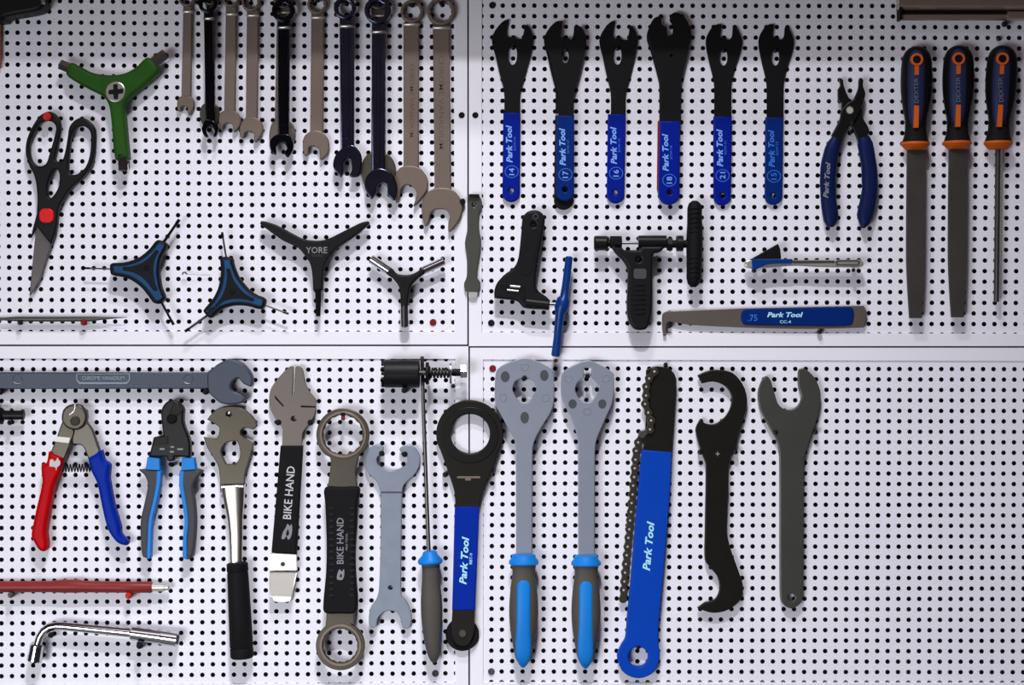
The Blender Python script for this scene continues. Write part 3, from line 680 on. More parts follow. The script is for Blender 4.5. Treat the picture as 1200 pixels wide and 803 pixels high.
dexter('flat file with a navy handle and orange ring, beside the navy pliers', 'flat_file', 1073.6, 55, 'file', -1)
dexter('flat file with a navy handle and orange ring, between another file and a screwdriver', 'flat_file', 1122.6, 54, 'file', -1)
dexter('screwdriver with a leaning navy handle, orange ring and thin round shank', 'screwdriver', 1172.4, 54, 'driver', -3)

# chain tool with blue T bar
t = thing('chain_tool', 'black chain tool with a blue T-bar screw handle', 'chain tool', 615, 310)
body = plate(t, 'body', [(626.8, 246.6), (634.4, 249.6), (638.5, 257), (637, 270.6), (633, 294), (628.9, 320), (628.2, 333.6), (630.8, 341), (640.3, 348), (644.5, 352.6, 1), (643.2, 363, 1), (614.8, 361), (605.9, 353), (589.4, 350.6), (579.3, 349.4, 1), (579.4, 341), (582.3, 332.3), (590.5, 322.7), (602.9, 313), (607.7, 300.8), (611, 270.6), (612.5, 255.5), (618, 248.7)], 8, 22, 'blk_plastic', [circle(625.4, 263.8, 2.4, 10)], b=3, bseg=4, angle=60)
plate(body, 'hang_ring', circle(627.5, 254, 3.6, 18), 21, 22.6, 'dgrey', [circle(627.5, 254, 2.4, 14)], b=0.3)
plate(body, 'grip_inlay', [(621, 270), (631.5, 270), (628, 297), (623.6, 318), (617, 323), (609.4, 320), (611, 300), (616, 282)], 21.4, 22.7, 'rubber', b=0.6)
plate(body, 'chain_slot', [(586, 332.5), (597, 333), (610, 335, 1), (610, 342.5, 1), (600, 340.6), (588, 338.6)], 21.4, 22.5, 'black', b=0.3)
rod(body, 'drive_pin', (597.5, 335.2, 23), (610, 336.4, 23), 1.5, 'silver', 10)
rod(body, 'drive_pin', (594, 339.8, 23), (608, 341.4, 23), 1.3, 'silver', 10)
plate(body, 'cradle_gap', [(611, 335, 1), (616, 336, 1), (615.4, 354, 1), (610, 352, 1)], 21.4, 22.5, 'black', b=0.2)
rod(body, 'barrel', (616, 354.6, 18), (644, 357.6, 18), 6.2, 'blackm', 16)
rod(t, 'screw_rod', (643, 356, 18), (656, 357, 18), 2.3, 'chrome', 12)
sweep(t, 't_bar', [(667.2, 300.4, 18, 2.5), (667, 301.6, 18, 4.3), (663, 335, 18, 4.6), (661.4, 347.5, 18, 5.2), (660.4, 350.5, 18, 7.6), (659.2, 357, 18, 8.6), (657.6, 362, 18, 8.0), (656, 369, 18, 5.4), (653.4, 396, 18, 4.8), (651.2, 416.5, 18, 5.3), (651, 418, 18, 3.6)], 'tblue', 18)
peg(627.2, 251.4, 'black', 'black peg holding the chain tool with the blue bar', 8, 2.4)
peg(650.6, 423, 'dredpeg', 'small dark peg just below the blue T-bar', 5, 2.2)

# big black chain tool
t = thing('chain_tool', 'large all-black chain tool with ribbed grip and ribbed T-handle', 'chain tool', 750, 300)
body = plate(t, 'body', [(716, 289, 1), (728, 290, 1), (731, 293.5, 1), (749, 293.5, 1), (751, 289, 1), (779, 289, 1), (774, 295), (765.3, 298.5), (764.4, 313), (764, 356), (761.9, 374), (757.4, 384.8), (750, 387), (742.4, 384.8), (736.2, 374.5), (734.5, 356), (735.8, 318), (731, 307), (721.5, 297)], 10, 26, 'blk_plastic', [circle(748.2, 304.6, 2.4, 12)], b=3, bseg=4, angle=60)
for k in range(7):
    y = 334 + k * 5.6; w = 8.6 - abs(k - 3) * .5
    sweep(body, 'grip_rib', [(749.6 - w, y, 25.6, .5), (749.6 - w + 2, y, 26, 1.2), (749.6 + w - 2, y, 26, 1.2), (749.6 + w, y, 25.6, .5)], 'rubber', 8)
plate(body, 'label_patch', rrect(742.5, 315, 757.6, 327, 3), 25.6, 26.5, 'dgrey', b=0.4)
rod(t, 'barrel', (748, 283.4, 19), (781, 283.4, 19), 7.4, 'blackm', 18)
rod(t, 'anvil', (714.6, 284, 19), (728.6, 284, 19), 7.6, 'blackm', 8)
rod(t, 'knob', (696, 285, 19), (712, 285, 19), 8.6, 'blackm', 18, cham=1.6)
rod(t, 'stud', (711, 285, 19), (716, 285, 19), 4.4, 'black', 12)
rod(t, 'drive_pin', (728, 285, 19), (749, 285, 19), 1.5, 'chrome', 10)
rod(t, 'threaded_rod', (780, 286, 19), (808, 286, 19), 4.6, 'black', 14)
rod(t, 'lock_nut', (781.5, 286.5, 19), (788, 286.5, 19), 8.2, 'blackm', 6)
rod(t, 'lock_nut', (792.6, 285.4, 19), (800.6, 285.4, 19), 9.2, 'blackm', 16)
hb = sweep(t, 't_handle', [(814, 235.4, 19, 3), (814, 238.5, 19, 6.8), (814, 244, 19, 8.5), (814, 262, 19, 8.7), (813.8, 279, 19, 9.4), (813.6, 292, 19, 9.4), (813.4, 310, 19, 8.8), (813, 326, 19, 8.6), (812.6, 333, 19, 6.6), (812.6, 336.6, 19, 3)], 'rubber', 20)
for y in (244, 249.5, 255, 260.5, 266, 271.5, 302, 307.5, 313, 318.5, 324):
    sweep(hb, 'grip_rib', [(807.6, y, 26.6, .4), (810, y, 27.6, 1.0), (817, y, 27.6, 1.0), (819.6, y, 26.6, .4)], 'blk_plastic', 8)
peg(748.2, 303.8, 'black', 'black peg through the large all-black chain tool', 28, 1.9)

# folding tool with blue body and black wedge
t = thing('folding_multitool', 'silver folding tool with a blue jaw and raised black wedge', 'multitool', 935, 307)
plate(t, 'side_plate', [(873, 307), (877, 304.6), (884, 305.2), (940, 305), (980, 304.6), (1006, 304.6), (1011, 308), (1010, 312.4), (1004, 313.4), (960, 313), (930, 311.6), (900, 314), (884, 314.6), (876, 314), (872.4, 311)], 12, 22, 'silver', b=1.4, bseg=3)
plate(t, 'inner_plate', [(926, 305.4, 1), (978, 305.4, 1), (978, 308, 1), (930, 308.6, 1)], 21.5, 23, 'pewter', b=0.4)
plate(t, 'clip', rrect(979, 304.8, 1007.5, 310.6, 2.6), 21.5, 23.4, 'pewter', [rrect(981, 306, 1005.5, 309.6, 1.6)], b=0.4)
plate(t, 'blue_jaw', [(880, 303.8, 1), (928, 303.8, 1), (926.7, 308.7), (906.7, 309.3), (896, 310.9), (885.3, 316.4), (880.7, 314.7, 1)], 14, 25, 'tblue', b=0.8)
plate(t, 'black_wedge', [(878.7, 304.4, 1), (911.3, 286, 1), (914, 293.3), (914.8, 304.4, 1)], 15, 23, 'black', b=0.8)
for x in (884, 1000):
    peg(x, 317.2 if x < 900 else 316.6, 'blackm', 'dark peg under the blue jaw of the folding tool' if x < 900 else 'dark peg under the clip end of the folding tool', 22, 2.4, group='pegs under the folding tool')

# hooked gauge with blue grip
t = thing('chain_gauge', 'long flat steel gauge with hooked end and blue Park Tool grip', 'gauge', 880, 372)
plate(t, 'bar', [(776.4, 368), (780.9, 365, 1), (871, 361.4, 1), (1012, 358.5, 1), (1016, 368), (1012, 384, 1), (945, 385.6), (867, 383.8), (807.5, 380.6), (789, 377.6), (783, 377.6), (780.8, 382), (780.4, 393.6, 1), (777.2, 394.4, 1), (775.6, 380.4)], 4, 7, 'taupe2', b=0.5)
g = plate(t, 'grip', [(868, 372), (869.4, 365.4), (874, 362.3), (940, 361), (994, 359.8), (999, 362), (1000, 371), (996, 381), (945.6, 381.8), (874, 380.6), (869.6, 378)], 2.5, 9, 'pblue2', b=1.4, bseg=3)
text(g, 'Park Tool', 920, 369, 42, 6, 9, 'cyan', shear=.25)
text(g, 'CC-4', 920.4, 377.2, 13, 3.6, 9, 'cyan')
text(g, '.75', 882, 372.6, 11, 7.6, 9, 'mblue', name='size_number')
peg(783.8, 381.6, 'blackm', 'dark peg in the hook of the flat steel gauge', 10, 3.4)
peg(960, 389, 'blackm', 'dark peg under the blue grip of the flat gauge', 10, 2.8)

# ================================================================ lower left panel
# big open-ended spanner lying flat
t = thing('open_spanner', 'big slate grey open-ended spanner lying across two pegs', 'spanner', 150, 446)
bar = plate(t, 'bar', [(-60, 436.2, 1), (250, 436.4, 1), (250, 455.8, 1), (-60, 456, 1)], 5, 13, 'slate', b=1.6, bseg=3)
plate(t, 'open_end', [(244, 437), (250, 432), (255, 427.5), (263.8, 422.8), (272.5, 421.5), (283.8, 425), (292.5, 433.8), (297, 443.8), (296, 452, 1), (293.8, 453.4, 1), (285.5, 449.2), (280, 443.2), (274, 447), (271.4, 452.6), (273.4, 457.6), (283.8, 462.2), (289, 467, 1), (285, 471.9), (272.5, 474), (260, 472.6), (251.3, 466), (245, 458)], 3, 16, 'slate', b=2.2, bseg=4)
for x in (20.4, 220.4):
    plate(bar, 'dimple', circle(x, 444.8, 6.0, 22), 12.6, 13.5, 'slate', [circle(x, 444.3, 4.9, 22)], b=0.35)
    plate(bar, 'dimple_glint', [(x - 5.4, 447), (x - 3, 449.6), (x, 450.4), (x + 3, 449.6), (x + 5.4, 447), (x + 2.6, 448.6), (x, 449.0), (x - 2.6, 448.6)], 12.8, 13.8, 'chrome', b=0.3)  # chrome crescent standing in for the light caught in the dimple
fr = plate(bar, 'name_frame', [(89.5, 438, 1), (152.3, 438, 1), (152.3, 446), (148.5, 450.4, 1), (93, 450.4, 1), (89.5, 446)], 12.6, 13.8, 'zinc', [[(91, 439, 1), (150.8, 439, 1), (150.8, 445.4), (147.6, 448.0, 1), (94, 448.0, 1), (91, 445.4)]], b=0.4)
text(bar, 'CHROME VANADIUM', 121, 443.2, 50, 4.8, 13, 'zinc')
peg(241, 459.4, 'black', 'black peg under the neck of the big slate spanner', 18, 3.5)
peg(0, 459.6, 'black', 'black peg under the bar of the big slate spanner', 18, 3.5)

# black tool tip from beyond the frame
t = thing('hand_tool', 'round black tool nose poking out below the big slate spanner', 'tool', 0, 487)
rod(t, 'shank', (-70, 487, 14), (28.4, 486.6, 14), 5.6, 'blackm', 16, cham=.8)
rod(t, 'collar', (-60, 487, 14), (4, 487, 14), 9.4, 'black', 18, cham=2)
rod(t, 'lug', (12, 480.6, 14), (15, 480.6, 14), 2, 'black', 8)
peg(11.4, 495.4, 'black', 'black peg under the round black tool nose', 20, 3.0)

# cable cutter with red and blue handles
t = thing('cable_cutter', 'steel cable cutter with one red and one blue handle', 'cutter', 88, 560)
plate(t, 'arm', [(76, 492), (84, 500), (88, 506), (83.5, 519.8), (75.5, 540, 1), (58.5, 533, 1), (66, 515), (72, 498)], 10, 16, 'bronze', b=1.5, bseg=3)
plate(t, 'arm', [(93, 484), (99, 489), (104.7, 497.4), (109.7, 504.9), (118.6, 531, 1), (104, 538, 1), (97.2, 522.6), (86, 520), (86, 508), (90, 496)], 8, 14.5, 'olive', b=1.5, bseg=3)
hd = plate(t, 'cutting_head', [(88, 473.6), (95, 475), (101, 481), (103, 489), (100, 498), (94, 503), (87.9, 503.9), (80, 501.6), (74, 495), (73, 487.6), (75.4, 479.6), (81, 475)], 10, 19, 'bronze', b=2.4, bseg=4, angle=60)
plate(hd, 'cutting_edge', [(87.0, 473.8), (88.6, 473.8), (88.4, 480), (85.6, 484.6), (80.6, 487.2), (81.4, 485.2), (85.4, 481.8), (86.8, 478)], 18, 19.6, 'chrome', b=0.3)
rod(hd, 'pivot', (88, 493.6, 17), (88, 493.6, 22), 5.6, 'olive', 14, cham=1.2)
plate(t, 'sticker', [(66.6, 511.6, 1), (82.4, 513.2, 1), (80.6, 519.4, 1), (63.6, 517.6, 1)], 15.6, 16.5, 'sticker', b=0.2)
gr = plate(t, 'grip', [(58, 529, 1), (75.6, 536.6, 1), (72.3, 549.7), (71, 554.6), (65, 568.3), (59.5, 595.7), (55.3, 621.7), (56.9, 639), (53.3, 645.9), (46.4, 643.6), (38.2, 628.6), (38.9, 619), (43.7, 595.7), (50.5, 565.5), (49.4, 551), (50, 544.7), (55.6, 541.6)], 6, 20, 'red', b=4.5, bseg=5, angle=65)
plate(gr, 'hand_print', [(58.6, 539.4), (62, 538.6), (63.6, 541), (65.6, 539.6), (67.4, 536.6), (68.8, 539), (70.6, 541), (70, 545.4), (67, 547.6), (65.9, 551.8), (64.8, 548), (61, 547), (58.2, 546.6)], 19.9, 20.3, 'white', b=0.1)
plate(t, 'grip', [(104.2, 537.4, 1), (119.7, 527.3, 1), (122.8, 538.5), (129.4, 544.7), (128.4, 557), (128.8, 562), (134, 590.2), (141.6, 616.2), (142.6, 625.8), (150.7, 634), (149.2, 638.9), (139.6, 636.4), (131.4, 627.4), (125.9, 616.2), (119.7, 590.2), (114.9, 566.9), (108, 551.8)], 6, 20, 'bblue', b=4.5, bseg=5, angle=65)
coil(t, 'spring', (72, 548.5, 14), (107, 548.5, 14), 4.4, .75, 10, 'blackm')
peg(83, 479, 'blackm', 'dark peg behind the head of the red and blue cutter', 9, 2.2)

# black and blue crimper
t = thing('crimping_pliers', 'black headed pliers with grey and sky blue handles', 'pliers', 201, 560)
hd = plate(t, 'head', [(202.3, 468.9), (209.8, 471.2), (216, 478.7), (216, 486), (216, 496), (222.2, 512.3), (224, 522.2), (223.6, 536, 1), (206, 535, 1), (204, 540), (198, 540), (196, 535, 1), (175.5, 535.4, 1), (178.7, 522.2), (181, 512.3, 1), (192.3, 509.8, 1), (190.5, 494.9), (189.9, 481.2), (194.8, 472.4)], 8, 20, 'blackm', b=2.0, bseg=3)
rod(hd, 'pivot', (201.4, 491, 18), (201.4, 491, 23), 6, 'black', 18, cham=1.4)
plate(hd, 'nose_facet', [(204, 471.4, 1), (210, 473.6), (214.6, 480), (210, 486), (203, 487.4), (199, 484.4)], 19.4, 21.2, 'phos', b=0.8)
for x, y, w in ((190, 526.4, 6), (202, 524, 4.4), (201.4, 529.6, 5), (211, 526.6, 7)):
    plate(hd, 'die_mark', rrect(x - w / 2, y - 1.1, x + w / 2, y + 1.1, .8), 19.8, 20.5, 'greyprint', b=0.2)
plate(hd, 'side_plate', [(181.6, 513, 1), (197, 511.6, 1), (197, 520, 1), (179.6, 522, 1)], 19.6, 21, 'phos', b=0.5)
for s, blk, gr_, bl in ((1, [(173.9, 535.4, 1), (188, 537, 1), (188.8, 551, 1), (171.8, 550, 1)],
      [(163.2, 550.6, 1), (172, 549, 1), (189, 551, 1), (187.6, 562), (184.6, 572), (181, 589), (176, 608.9), (174.6, 630.8), (175.6, 654, 1), (168, 651.4), (165.8, 630.8), (165.8, 608.9), (170, 589.7), (174, 569.2), (171.2, 558.2)],
      [(190.2, 551.4, 1), (188.8, 567.8), (184.6, 588.4), (179.8, 608.9), (178.4, 630.8), (177.8, 653.4, 1), (173, 655, 1), (173.8, 630.8), (175, 608.9), (179.8, 588), (183.6, 567.8), (184.6, 551, 1)]),
     (-1, [(214.1, 536.6, 1), (228.4, 536.4, 1), (230.4, 550, 1), (213.4, 551, 1)],
      [(213, 551, 1), (230, 549, 1), (239, 551.6, 1), (231.7, 559.8), (226.6, 570.5), (229, 588.4), (230.4, 608.9), (229.2, 632.2), (225.5, 652.7), (219, 655.5, 1), (219.6, 632), (221, 611), (218.6, 592), (215, 568)],
      [(211.6, 551.4, 1), (211, 567.8), (215.1, 592.5), (217.1, 611.6), (215.2, 632.2), (215.1, 653.6, 1), (220.4, 655.6, 1), (220, 632.2), (221.8, 611.6), (219.8, 592), (216.2, 567.8), (217, 551, 1)])):
    g = plate(t, 'grip', gr_, 7, 19, 'dgrey', b=2.6, bseg=4, angle=60)
    plate(g, 'blue_inner_edge', bl, 8, 19.4, 'sblue', b=1.2, bseg=3)
    plate(g, 'blue_block', blk, 8, 20.6, 'sblue', b=1.0)
peg(201.4, 545, 'black', 'black peg below the head of the sky blue handled pliers', 14, 2.6)

# red rod on two pegs
t = thing('lever_rod', 'long dull red rod with a bare metal tip lying on pegs', 'rod', 90, 688)
sweep(t, 'rod', [(-80, 688, 10, 6.4), (0, 687.8, 10, 6.5), (60, 687.6, 10, 6.6), (72, 687.2, 10, 7.6), (92, 687.0, 10, 7.8), (98, 687.6, 10, 6.8), (140, 688.2, 10, 6.6), (177, 688.4, 10, 6.5), (178.6, 688.4, 10, 5.6)], 'dred', 18)
rod(t, 'metal_tip', (177, 688.4, 10), (193, 688.6, 10), 4.6, 'silver', 14)
rod(t, 'end_nub', (192, 688.6, 10), (198.6, 688.4, 10), 3.6, 'silver', 12, cham=1)
peg(150.6, 698.2, 'redpeg', 'bright red peg under the dull red rod', 18, 3.9)
peg(12.4, 697.6, 'pewter', 'grey peg under the dull red rod', 18, 3.4)

# chrome L socket wrench
t = thing('socket_wrench', 'bright chrome L-shaped socket wrench with a bent neck', 'wrench', 120, 742)
sweep(t, 'bent_shaft', [(42.4, 762, 14, 4.8), (44.4, 754, 14, 4.8), (47.2, 746, 14, 4.8), (51.6, 739.4, 14, 4.8), (58, 735.2, 14, 4.8), (66, 733.6, 14, 4.8), (74, 733.9, 14, 5.0), (110, 737.4, 14, 5.2), (156, 742, 14, 5.6)], 'chrome', 16)
rod(t, 'socket', (43.8, 755, 14), (40.0, 776, 14), 8.2, 'chrome', 16, 8.6, cham=1.4)
rod(t, 'socket', (153, 741.8, 14), (190, 746.6, 14), 8.2, 'chrome', 18, 8.6, cham=1.6)
rod(t, 'socket_mouth', (188, 746.4, 14), (208.6, 749.4, 14), 9.0, 'chrome', 18, cham=1)
rod(t, 'socket_bore', (206, 749, 14), (209.0, 749.5, 14), 6.2, 'black', 6, cham=.1)
peg(59.6, 744.4, 'black', 'black peg under the bend of the chrome L wrench', 22, 3.4)
peg(163.6, 757.0, 'black', 'black peg under the socket of the chrome L wrench', 24, 3.8)

# cone pedal wrench with black tube grip
t = thing('pedal_wrench', 'dull steel wrench with side notches, chrome neck and black tube grip', 'wrench', 270, 600)
plate(t, 'head', [(269, 476), (256, 478.7), (248.6, 484.6), (243, 491.7, 1), (256.7, 500.2), (257, 508), (254, 514), (239, 512, 1), (243, 524), (255.3, 544.5), (258, 559.5), (258.6, 577, 1), (287, 577, 1), (287.4, 556), (291.6, 541.7), (298, 520, 1), (287, 513.4), (282, 506.6), (287, 501.4), (297, 503.6, 1), (302, 499.4, 1), (298.5, 491), (289, 481.4), (279.3, 476.8)], 5, 11, 'bronze', [circle(268.6, 485.4, 3.1, 14), [(259.5, 529.4), (263.8, 520), (270, 517.6), (278, 517.6), (281.4, 526.6), (281.2, 536), (276.6, 543.8, 1), (265.6, 543.8, 1)]], b=0.9)
lr_sweep(t, 'neck', [(570, 259.4, 287.2), (578, 260.4, 287.2), (592, 263.2, 286.4), (608, 266.6, 285), (630, 268.8, 284.6), (662, 269.8, 283.8)], 'satin', 11, .55, 20, sq=2.6)
plate(t, 'weld_lip', [(259.4, 568.4, 1), (287.2, 567.6, 1), (287.2, 571.4, 1), (259.4, 572.2, 1)], 5, 18, 'chrome', b=1.2, bseg=3)
sweep(t, 'grip', [(277.9, 659.4, 13, 10.6), (278, 660.6, 13, 12.3), (278.4, 669, 13, 12.6), (278.5, 670, 13, 11.9), (278.7, 674, 13, 12.3), (281, 718, 13, 13), (283, 758, 13, 13.5), (283.1, 759, 13, 12.8), (283.2, 760.2, 13, 13.5), (283.7, 769.6, 13, 13.6), (283.8, 771.4, 13, 11.8)], 'rubber', 22)
peg(268.6, 484.2, 'silver', 'small silver peg through the dull steel notched wrench', 12.6, 1.8)

# BIKE HAND wrench with leaf shaped head
t = thing('pedal_wrench', 'leaf-headed pewter wrench with slits, black lettered grip and bright end', 'wrench', 342, 560)
plate(t, 'head', [(341.8, 428.9), (337.4, 431.4), (327.4, 441.9), (318.5, 454.2), (315.8, 465.2), (316.6, 477.5), (322.6, 489.9), (330.6, 500.8), (331.5, 508), (330.8, 526, 1), (354, 526, 1), (354.8, 508), (360.3, 499.5), (367.8, 488.5), (370.5, 477.8, 1), (353, 477.2, 1), (353, 475.6, 1), (370.5, 476.2, 1), (369.9, 467.9), (361.6, 457), (357.5, 446), (354.8, 432.6), (349.6, 428.7), (346.4, 430.6, 1), (345.4, 446, 1), (344.2, 462.5, 1), (342.6, 462.5, 1), (343.6, 446, 1), (344.2, 430, 1)], 5, 10, 'taupe2', [circle(344.5, 490.8, 3.3, 16), [(322.6, 463.6, 1), (324.2, 465.8, 1), (332.8, 475.6, 1), (331.6, 476.6, 1), (323, 466.8, 1)]], b=0.5)
g = plate(t, 'grip', [(329.2, 522.5, 1), (355, 522.5, 1), (347.6, 650, 1), (318.6, 647, 1)], 3, 14, 'rubber', b=2.2, bseg=4)
text(g, 'BIKE HAND', 338.6, 577.5, 62, 9.4, 14, 'white', rot=85.5)
plate(g, 'flame_emblem', [(330, 631.4), (331.6, 624), (334.6, 619), (337, 614), (339.4, 616.6), (341.8, 614.6), (342.4, 622), (340.6, 630), (337.4, 632.6), (335.8, 628), (333.4, 631.6)], 13.9, 14.25, 'greyprint', [[(335.2, 626), (337.4, 620.4), (338.8, 625.6), (336.8, 628.4)]], b=0.05)
en = plate(t, 'bright_end', [(318, 648, 1), (347.6, 649.4, 1), (348.4, 668.4, 1), (316.2, 668.4, 1)], 5, 11, 'silver', [circle(331.8, 661, 2.4, 14)], b=0.5)
plate(t, 'bright_end', [(316.2, 669.8, 1), (348.4, 669.8, 1), (343.2, 698, 1), (318, 698, 1)], 2, 8, 'silver', b=0.6, tilt=lambda x, y: (y - 670) * .3)
plate(t, 'bottom_lip', [(318.4, 697.6, 1), (342.8, 697.6, 1), (339.4, 705), (322, 705)], 4, 7, 'silver', b=0.6)
peg(326, 495.4, 'black', 'black peg under the left shoulder of the leaf-headed wrench', 13, 3.4)
peg(363.7, 495.4, 'black', 'black peg under the right shoulder of the leaf-headed wrench', 13, 3.4)

# BIKE HAND double ring wrench
t = thing('ring_wrench', 'double ring bottom bracket wrench with a ribbed black lettered grip', 'wrench', 401, 640)
def ringblend(c, ro, ri, neck, m, d0, d1, up):
    pts = []
    a0, a1 = (118, 422) if up else (-62, 242)
    # arc round the ring then down (or up) to the neck corners
    arc = [(c[0] + ro * math.cos(math.radians(a)), c[1] + ro * math.sin(math.radians(a))) for a in range(a0, a1 + 1, 14)]
    return plate(t, 'ring_end', arc + [(x, y, 1) for x, y in neck], d0, d1, m, [star12(c[0], c[1], ri, ri * .955, 16)], b=1.0)
ringblend((402, 509.7), 31, 23.6, [(417, 552), (419.2, 574), (384, 574), (387, 552)], 'bronze', 13, 20, True)
ringblend((399, 756.6), 28.6, 20.4, [(382, 733), (383.4, 712), (414.6, 712), (415.8, 733)], 'bronze', 13, 20, False)
plate(t, 'ring_lip', circle(402, 509.7, 27.6, 44), 19.5, 21.6, 'taupe', [circle(402, 509.7, 24.4, 44)], b=0.8)
plate(t, 'ring_lip', circle(399, 756.6, 25, 44), 19.5, 21.4, 'taupe', [circle(399, 756.6, 21.4, 44)], b=0.8)
g = plate(t, 'grip', [(381.5, 571.4), (401, 570.4), (420.7, 571.4), (419.2, 590), (418.4, 613), (416.6, 640), (416.8, 670), (419.2, 705), (416, 717.6), (399, 718.6), (381.5, 717.6), (379.4, 706), (382.6, 670), (383.2, 640), (382.6, 613), (381.6, 590)], 9, 24, 'rubber', b=3.2, bseg=4, angle=60)
for k in range(15):
    y = 596 + k * 7.3
    for xx in (385.6, 409.6):
        plate(g, 'grip_rib', rrect(xx, y - 1.5, xx + 5.6, y + 1.5, .8), 23.6, 24.8, 'blk_plastic', b=0.4)
text(g, 'BIKE HAND', 398.6, 634, 54, 8, 24, 'greyprint', rot=90)
text(g, 'PRO TOOL', 406.2, 635, 20, 2.4, 24, 'greyprint', rot=90)
plate(g, 'flame_emblem', [(394.8, 678.6), (395.6, 672), (398, 667.4), (400.6, 670), (403, 667), (403.4, 674), (401.4, 679.4), (398, 680)], 23.9, 24.25, 'greyprint', [[(398, 676.4), (399.6, 672.4), (400.8, 676)]], b=0.05)
plate(t, 'ring_notch', [(399.4, 483.6, 1), (404.6, 483.6, 1), (404, 489.6, 1), (400, 489.6, 1)], 20, 22.4, 'black', b=0.3)
peg(402, 490.4, 'dredpeg', 'dark peg inside the upper ring of the double ring wrench', 24, 2.5)

# grey double open spanner
t = thing('open_spanner', 'blue-grey zinc double open-ended spanner hanging on two pegs', 'spanner', 458, 620)
plate(t, 'body', [(449.2, 523.4), (440.5, 521.4), (432.3, 526.4), (428.2, 537.4), (429, 548.4), (433.7, 556.6), (441.9, 564.8), (445.3, 574.4), (446.2, 582), (446, 640), (444.3, 690), (441, 702), (434.8, 711), (432.3, 723.7), (434.2, 734.2), (440.6, 734.6), (443.4, 724), (451.7, 716.4), (464.4, 717.2), (469.7, 725.6), (472.4, 735.6), (480, 735.4), (482.6, 721.5), (477, 704.8), (470.6, 697), (470.4, 640), (471.4, 582), (472.4, 571), (476.4, 565), (484.4, 558), (490.5, 548.4), (492.6, 537.4), (489.2, 527.6), (481.6, 522), (470.4, 523.6), (468.4, 528), (474.4, 532.6), (477.5, 538.4), (474.8, 545.6), (466.6, 549.9), (458.4, 551.8), (449.8, 549.2), (442.8, 544.2), (442.2, 536.4), (448.6, 530.4)], 4, 9.5, 'zinc', [circle(457.7, 688.8, 2.6, 14)], b=1.0)
plate(t, 'step_line', [(446.4, 576.2, 1), (471.4, 576.2, 1), (471.2, 578, 1), (446.4, 578, 1)], 9.2, 9.9, 'slate', b=0.2)
peg(447.4, 531.6, 'black', 'black peg in the left hook of the blue-grey zinc spanner', 12, 3.4)
peg(474.2, 532.6, 'black', 'black peg in the right hook of the blue-grey zinc spanner', 12, 3.4)

# freehub tool lying on a peg
t = thing('freehub_tool', 'black toothed cylinder tool with a spring and chrome nut, lying on a peg', 'tool', 495, 438)
c = rod(t, 'cylinder', (450.6, 438, 24), (491.6, 438, 24), 16.2, 'blk_plastic', 28, cham=1)
for k in range(14):
    a = 2 * math.pi * k / 14
    y = 438 + 14 * math.sin(a); d = 24 + 14 * math.cos(a)
    rod(c, 'tooth', (446.8, y, d), (452, y, d), 2.2, 'black', 6, cham=.4)
rod(t, 'flange', (499, 437.6, 24), (502.6, 437.6, 24), 13, 'black', 24)
rod(t, 'spindle', (490, 437.2, 24), (541, 437.2, 24), 3.0, 'pewter', 12)
coil(t, 'spring', (503, 437, 24), (527, 437, 24), 5.2, 1.3, 6, 'blackm', 8)
rod(t, 'washer', (527, 436.4, 24), (529.6, 436.4, 24), 13.6, 'chrome', 24)
rod(t, 'washer', (503, 437.4, 24), (504.4, 437.4, 24), 8.4, 'black', 18)
rod(t, 'stud', (530, 436.6, 24), (540.4, 436.6, 24), 4.4, 'black', 12)
rod(t, 'nut', (539.4, 435.6, 24), (547.2, 435.2, 24), 8.4, 'chrome', 6, cham=1)
peg(474, 457.4, 'black', 'black peg under the toothed black cylinder', 34, 3.6)
peg(531, 452.6, 'blackm', 'dark peg under the chrome washer of the toothed cylinder tool', 30, 2.6)

# long thin screwdriver
t = thing('screwdriver', 'long thin screwdriver with a dark grey grip and sky blue collar', 'screwdriver', 503, 640)
sweep(t, 'shaft', [(494.6, 417.6, 17, 1.4), (494.7, 418.6, 17, 2.3), (496.0, 470, 17, 2.2), (499.6, 570, 17, 2.2), (502.6, 650, 17, 2.4)], 'blade', 12)
sweep(t, 'collar', [(503.6, 645.6, 17, 6), (503.7, 647, 17, 8), (503.9, 651, 17, 9.5), (504.1, 656, 17, 14.2), (504.2, 659, 17, 14.6), (504.3, 661, 17, 13)], 'sblue', 22)
g = lr_sweep(t, 'grip', [(660, 493.8, 515.6), (668, 494.6, 515.4), (683, 494.4, 515.6), (704, 493.2, 518), (725, 494, 518.4), (747, 496.6, 517.4), (760, 499.4, 516.4), (768, 501.6, 515), (774, 504.6, 513), (777, 507.4, 511)], 'brown_grip', 17, .95, 22)
lr_sweep(g, 'blue_side', [(738, 496.2, 498.2), (748, 496.6, 500.8), (760, 499, 502.4), (769, 501.8, 504)], 'sblue', 17, 2.2, 12)
lr_sweep(g, 'blue_side', [(728, 516.8, 518.8), (744, 515.6, 518.2), (758, 514.4, 517)], 'sblue', 17, 2.6, 12)

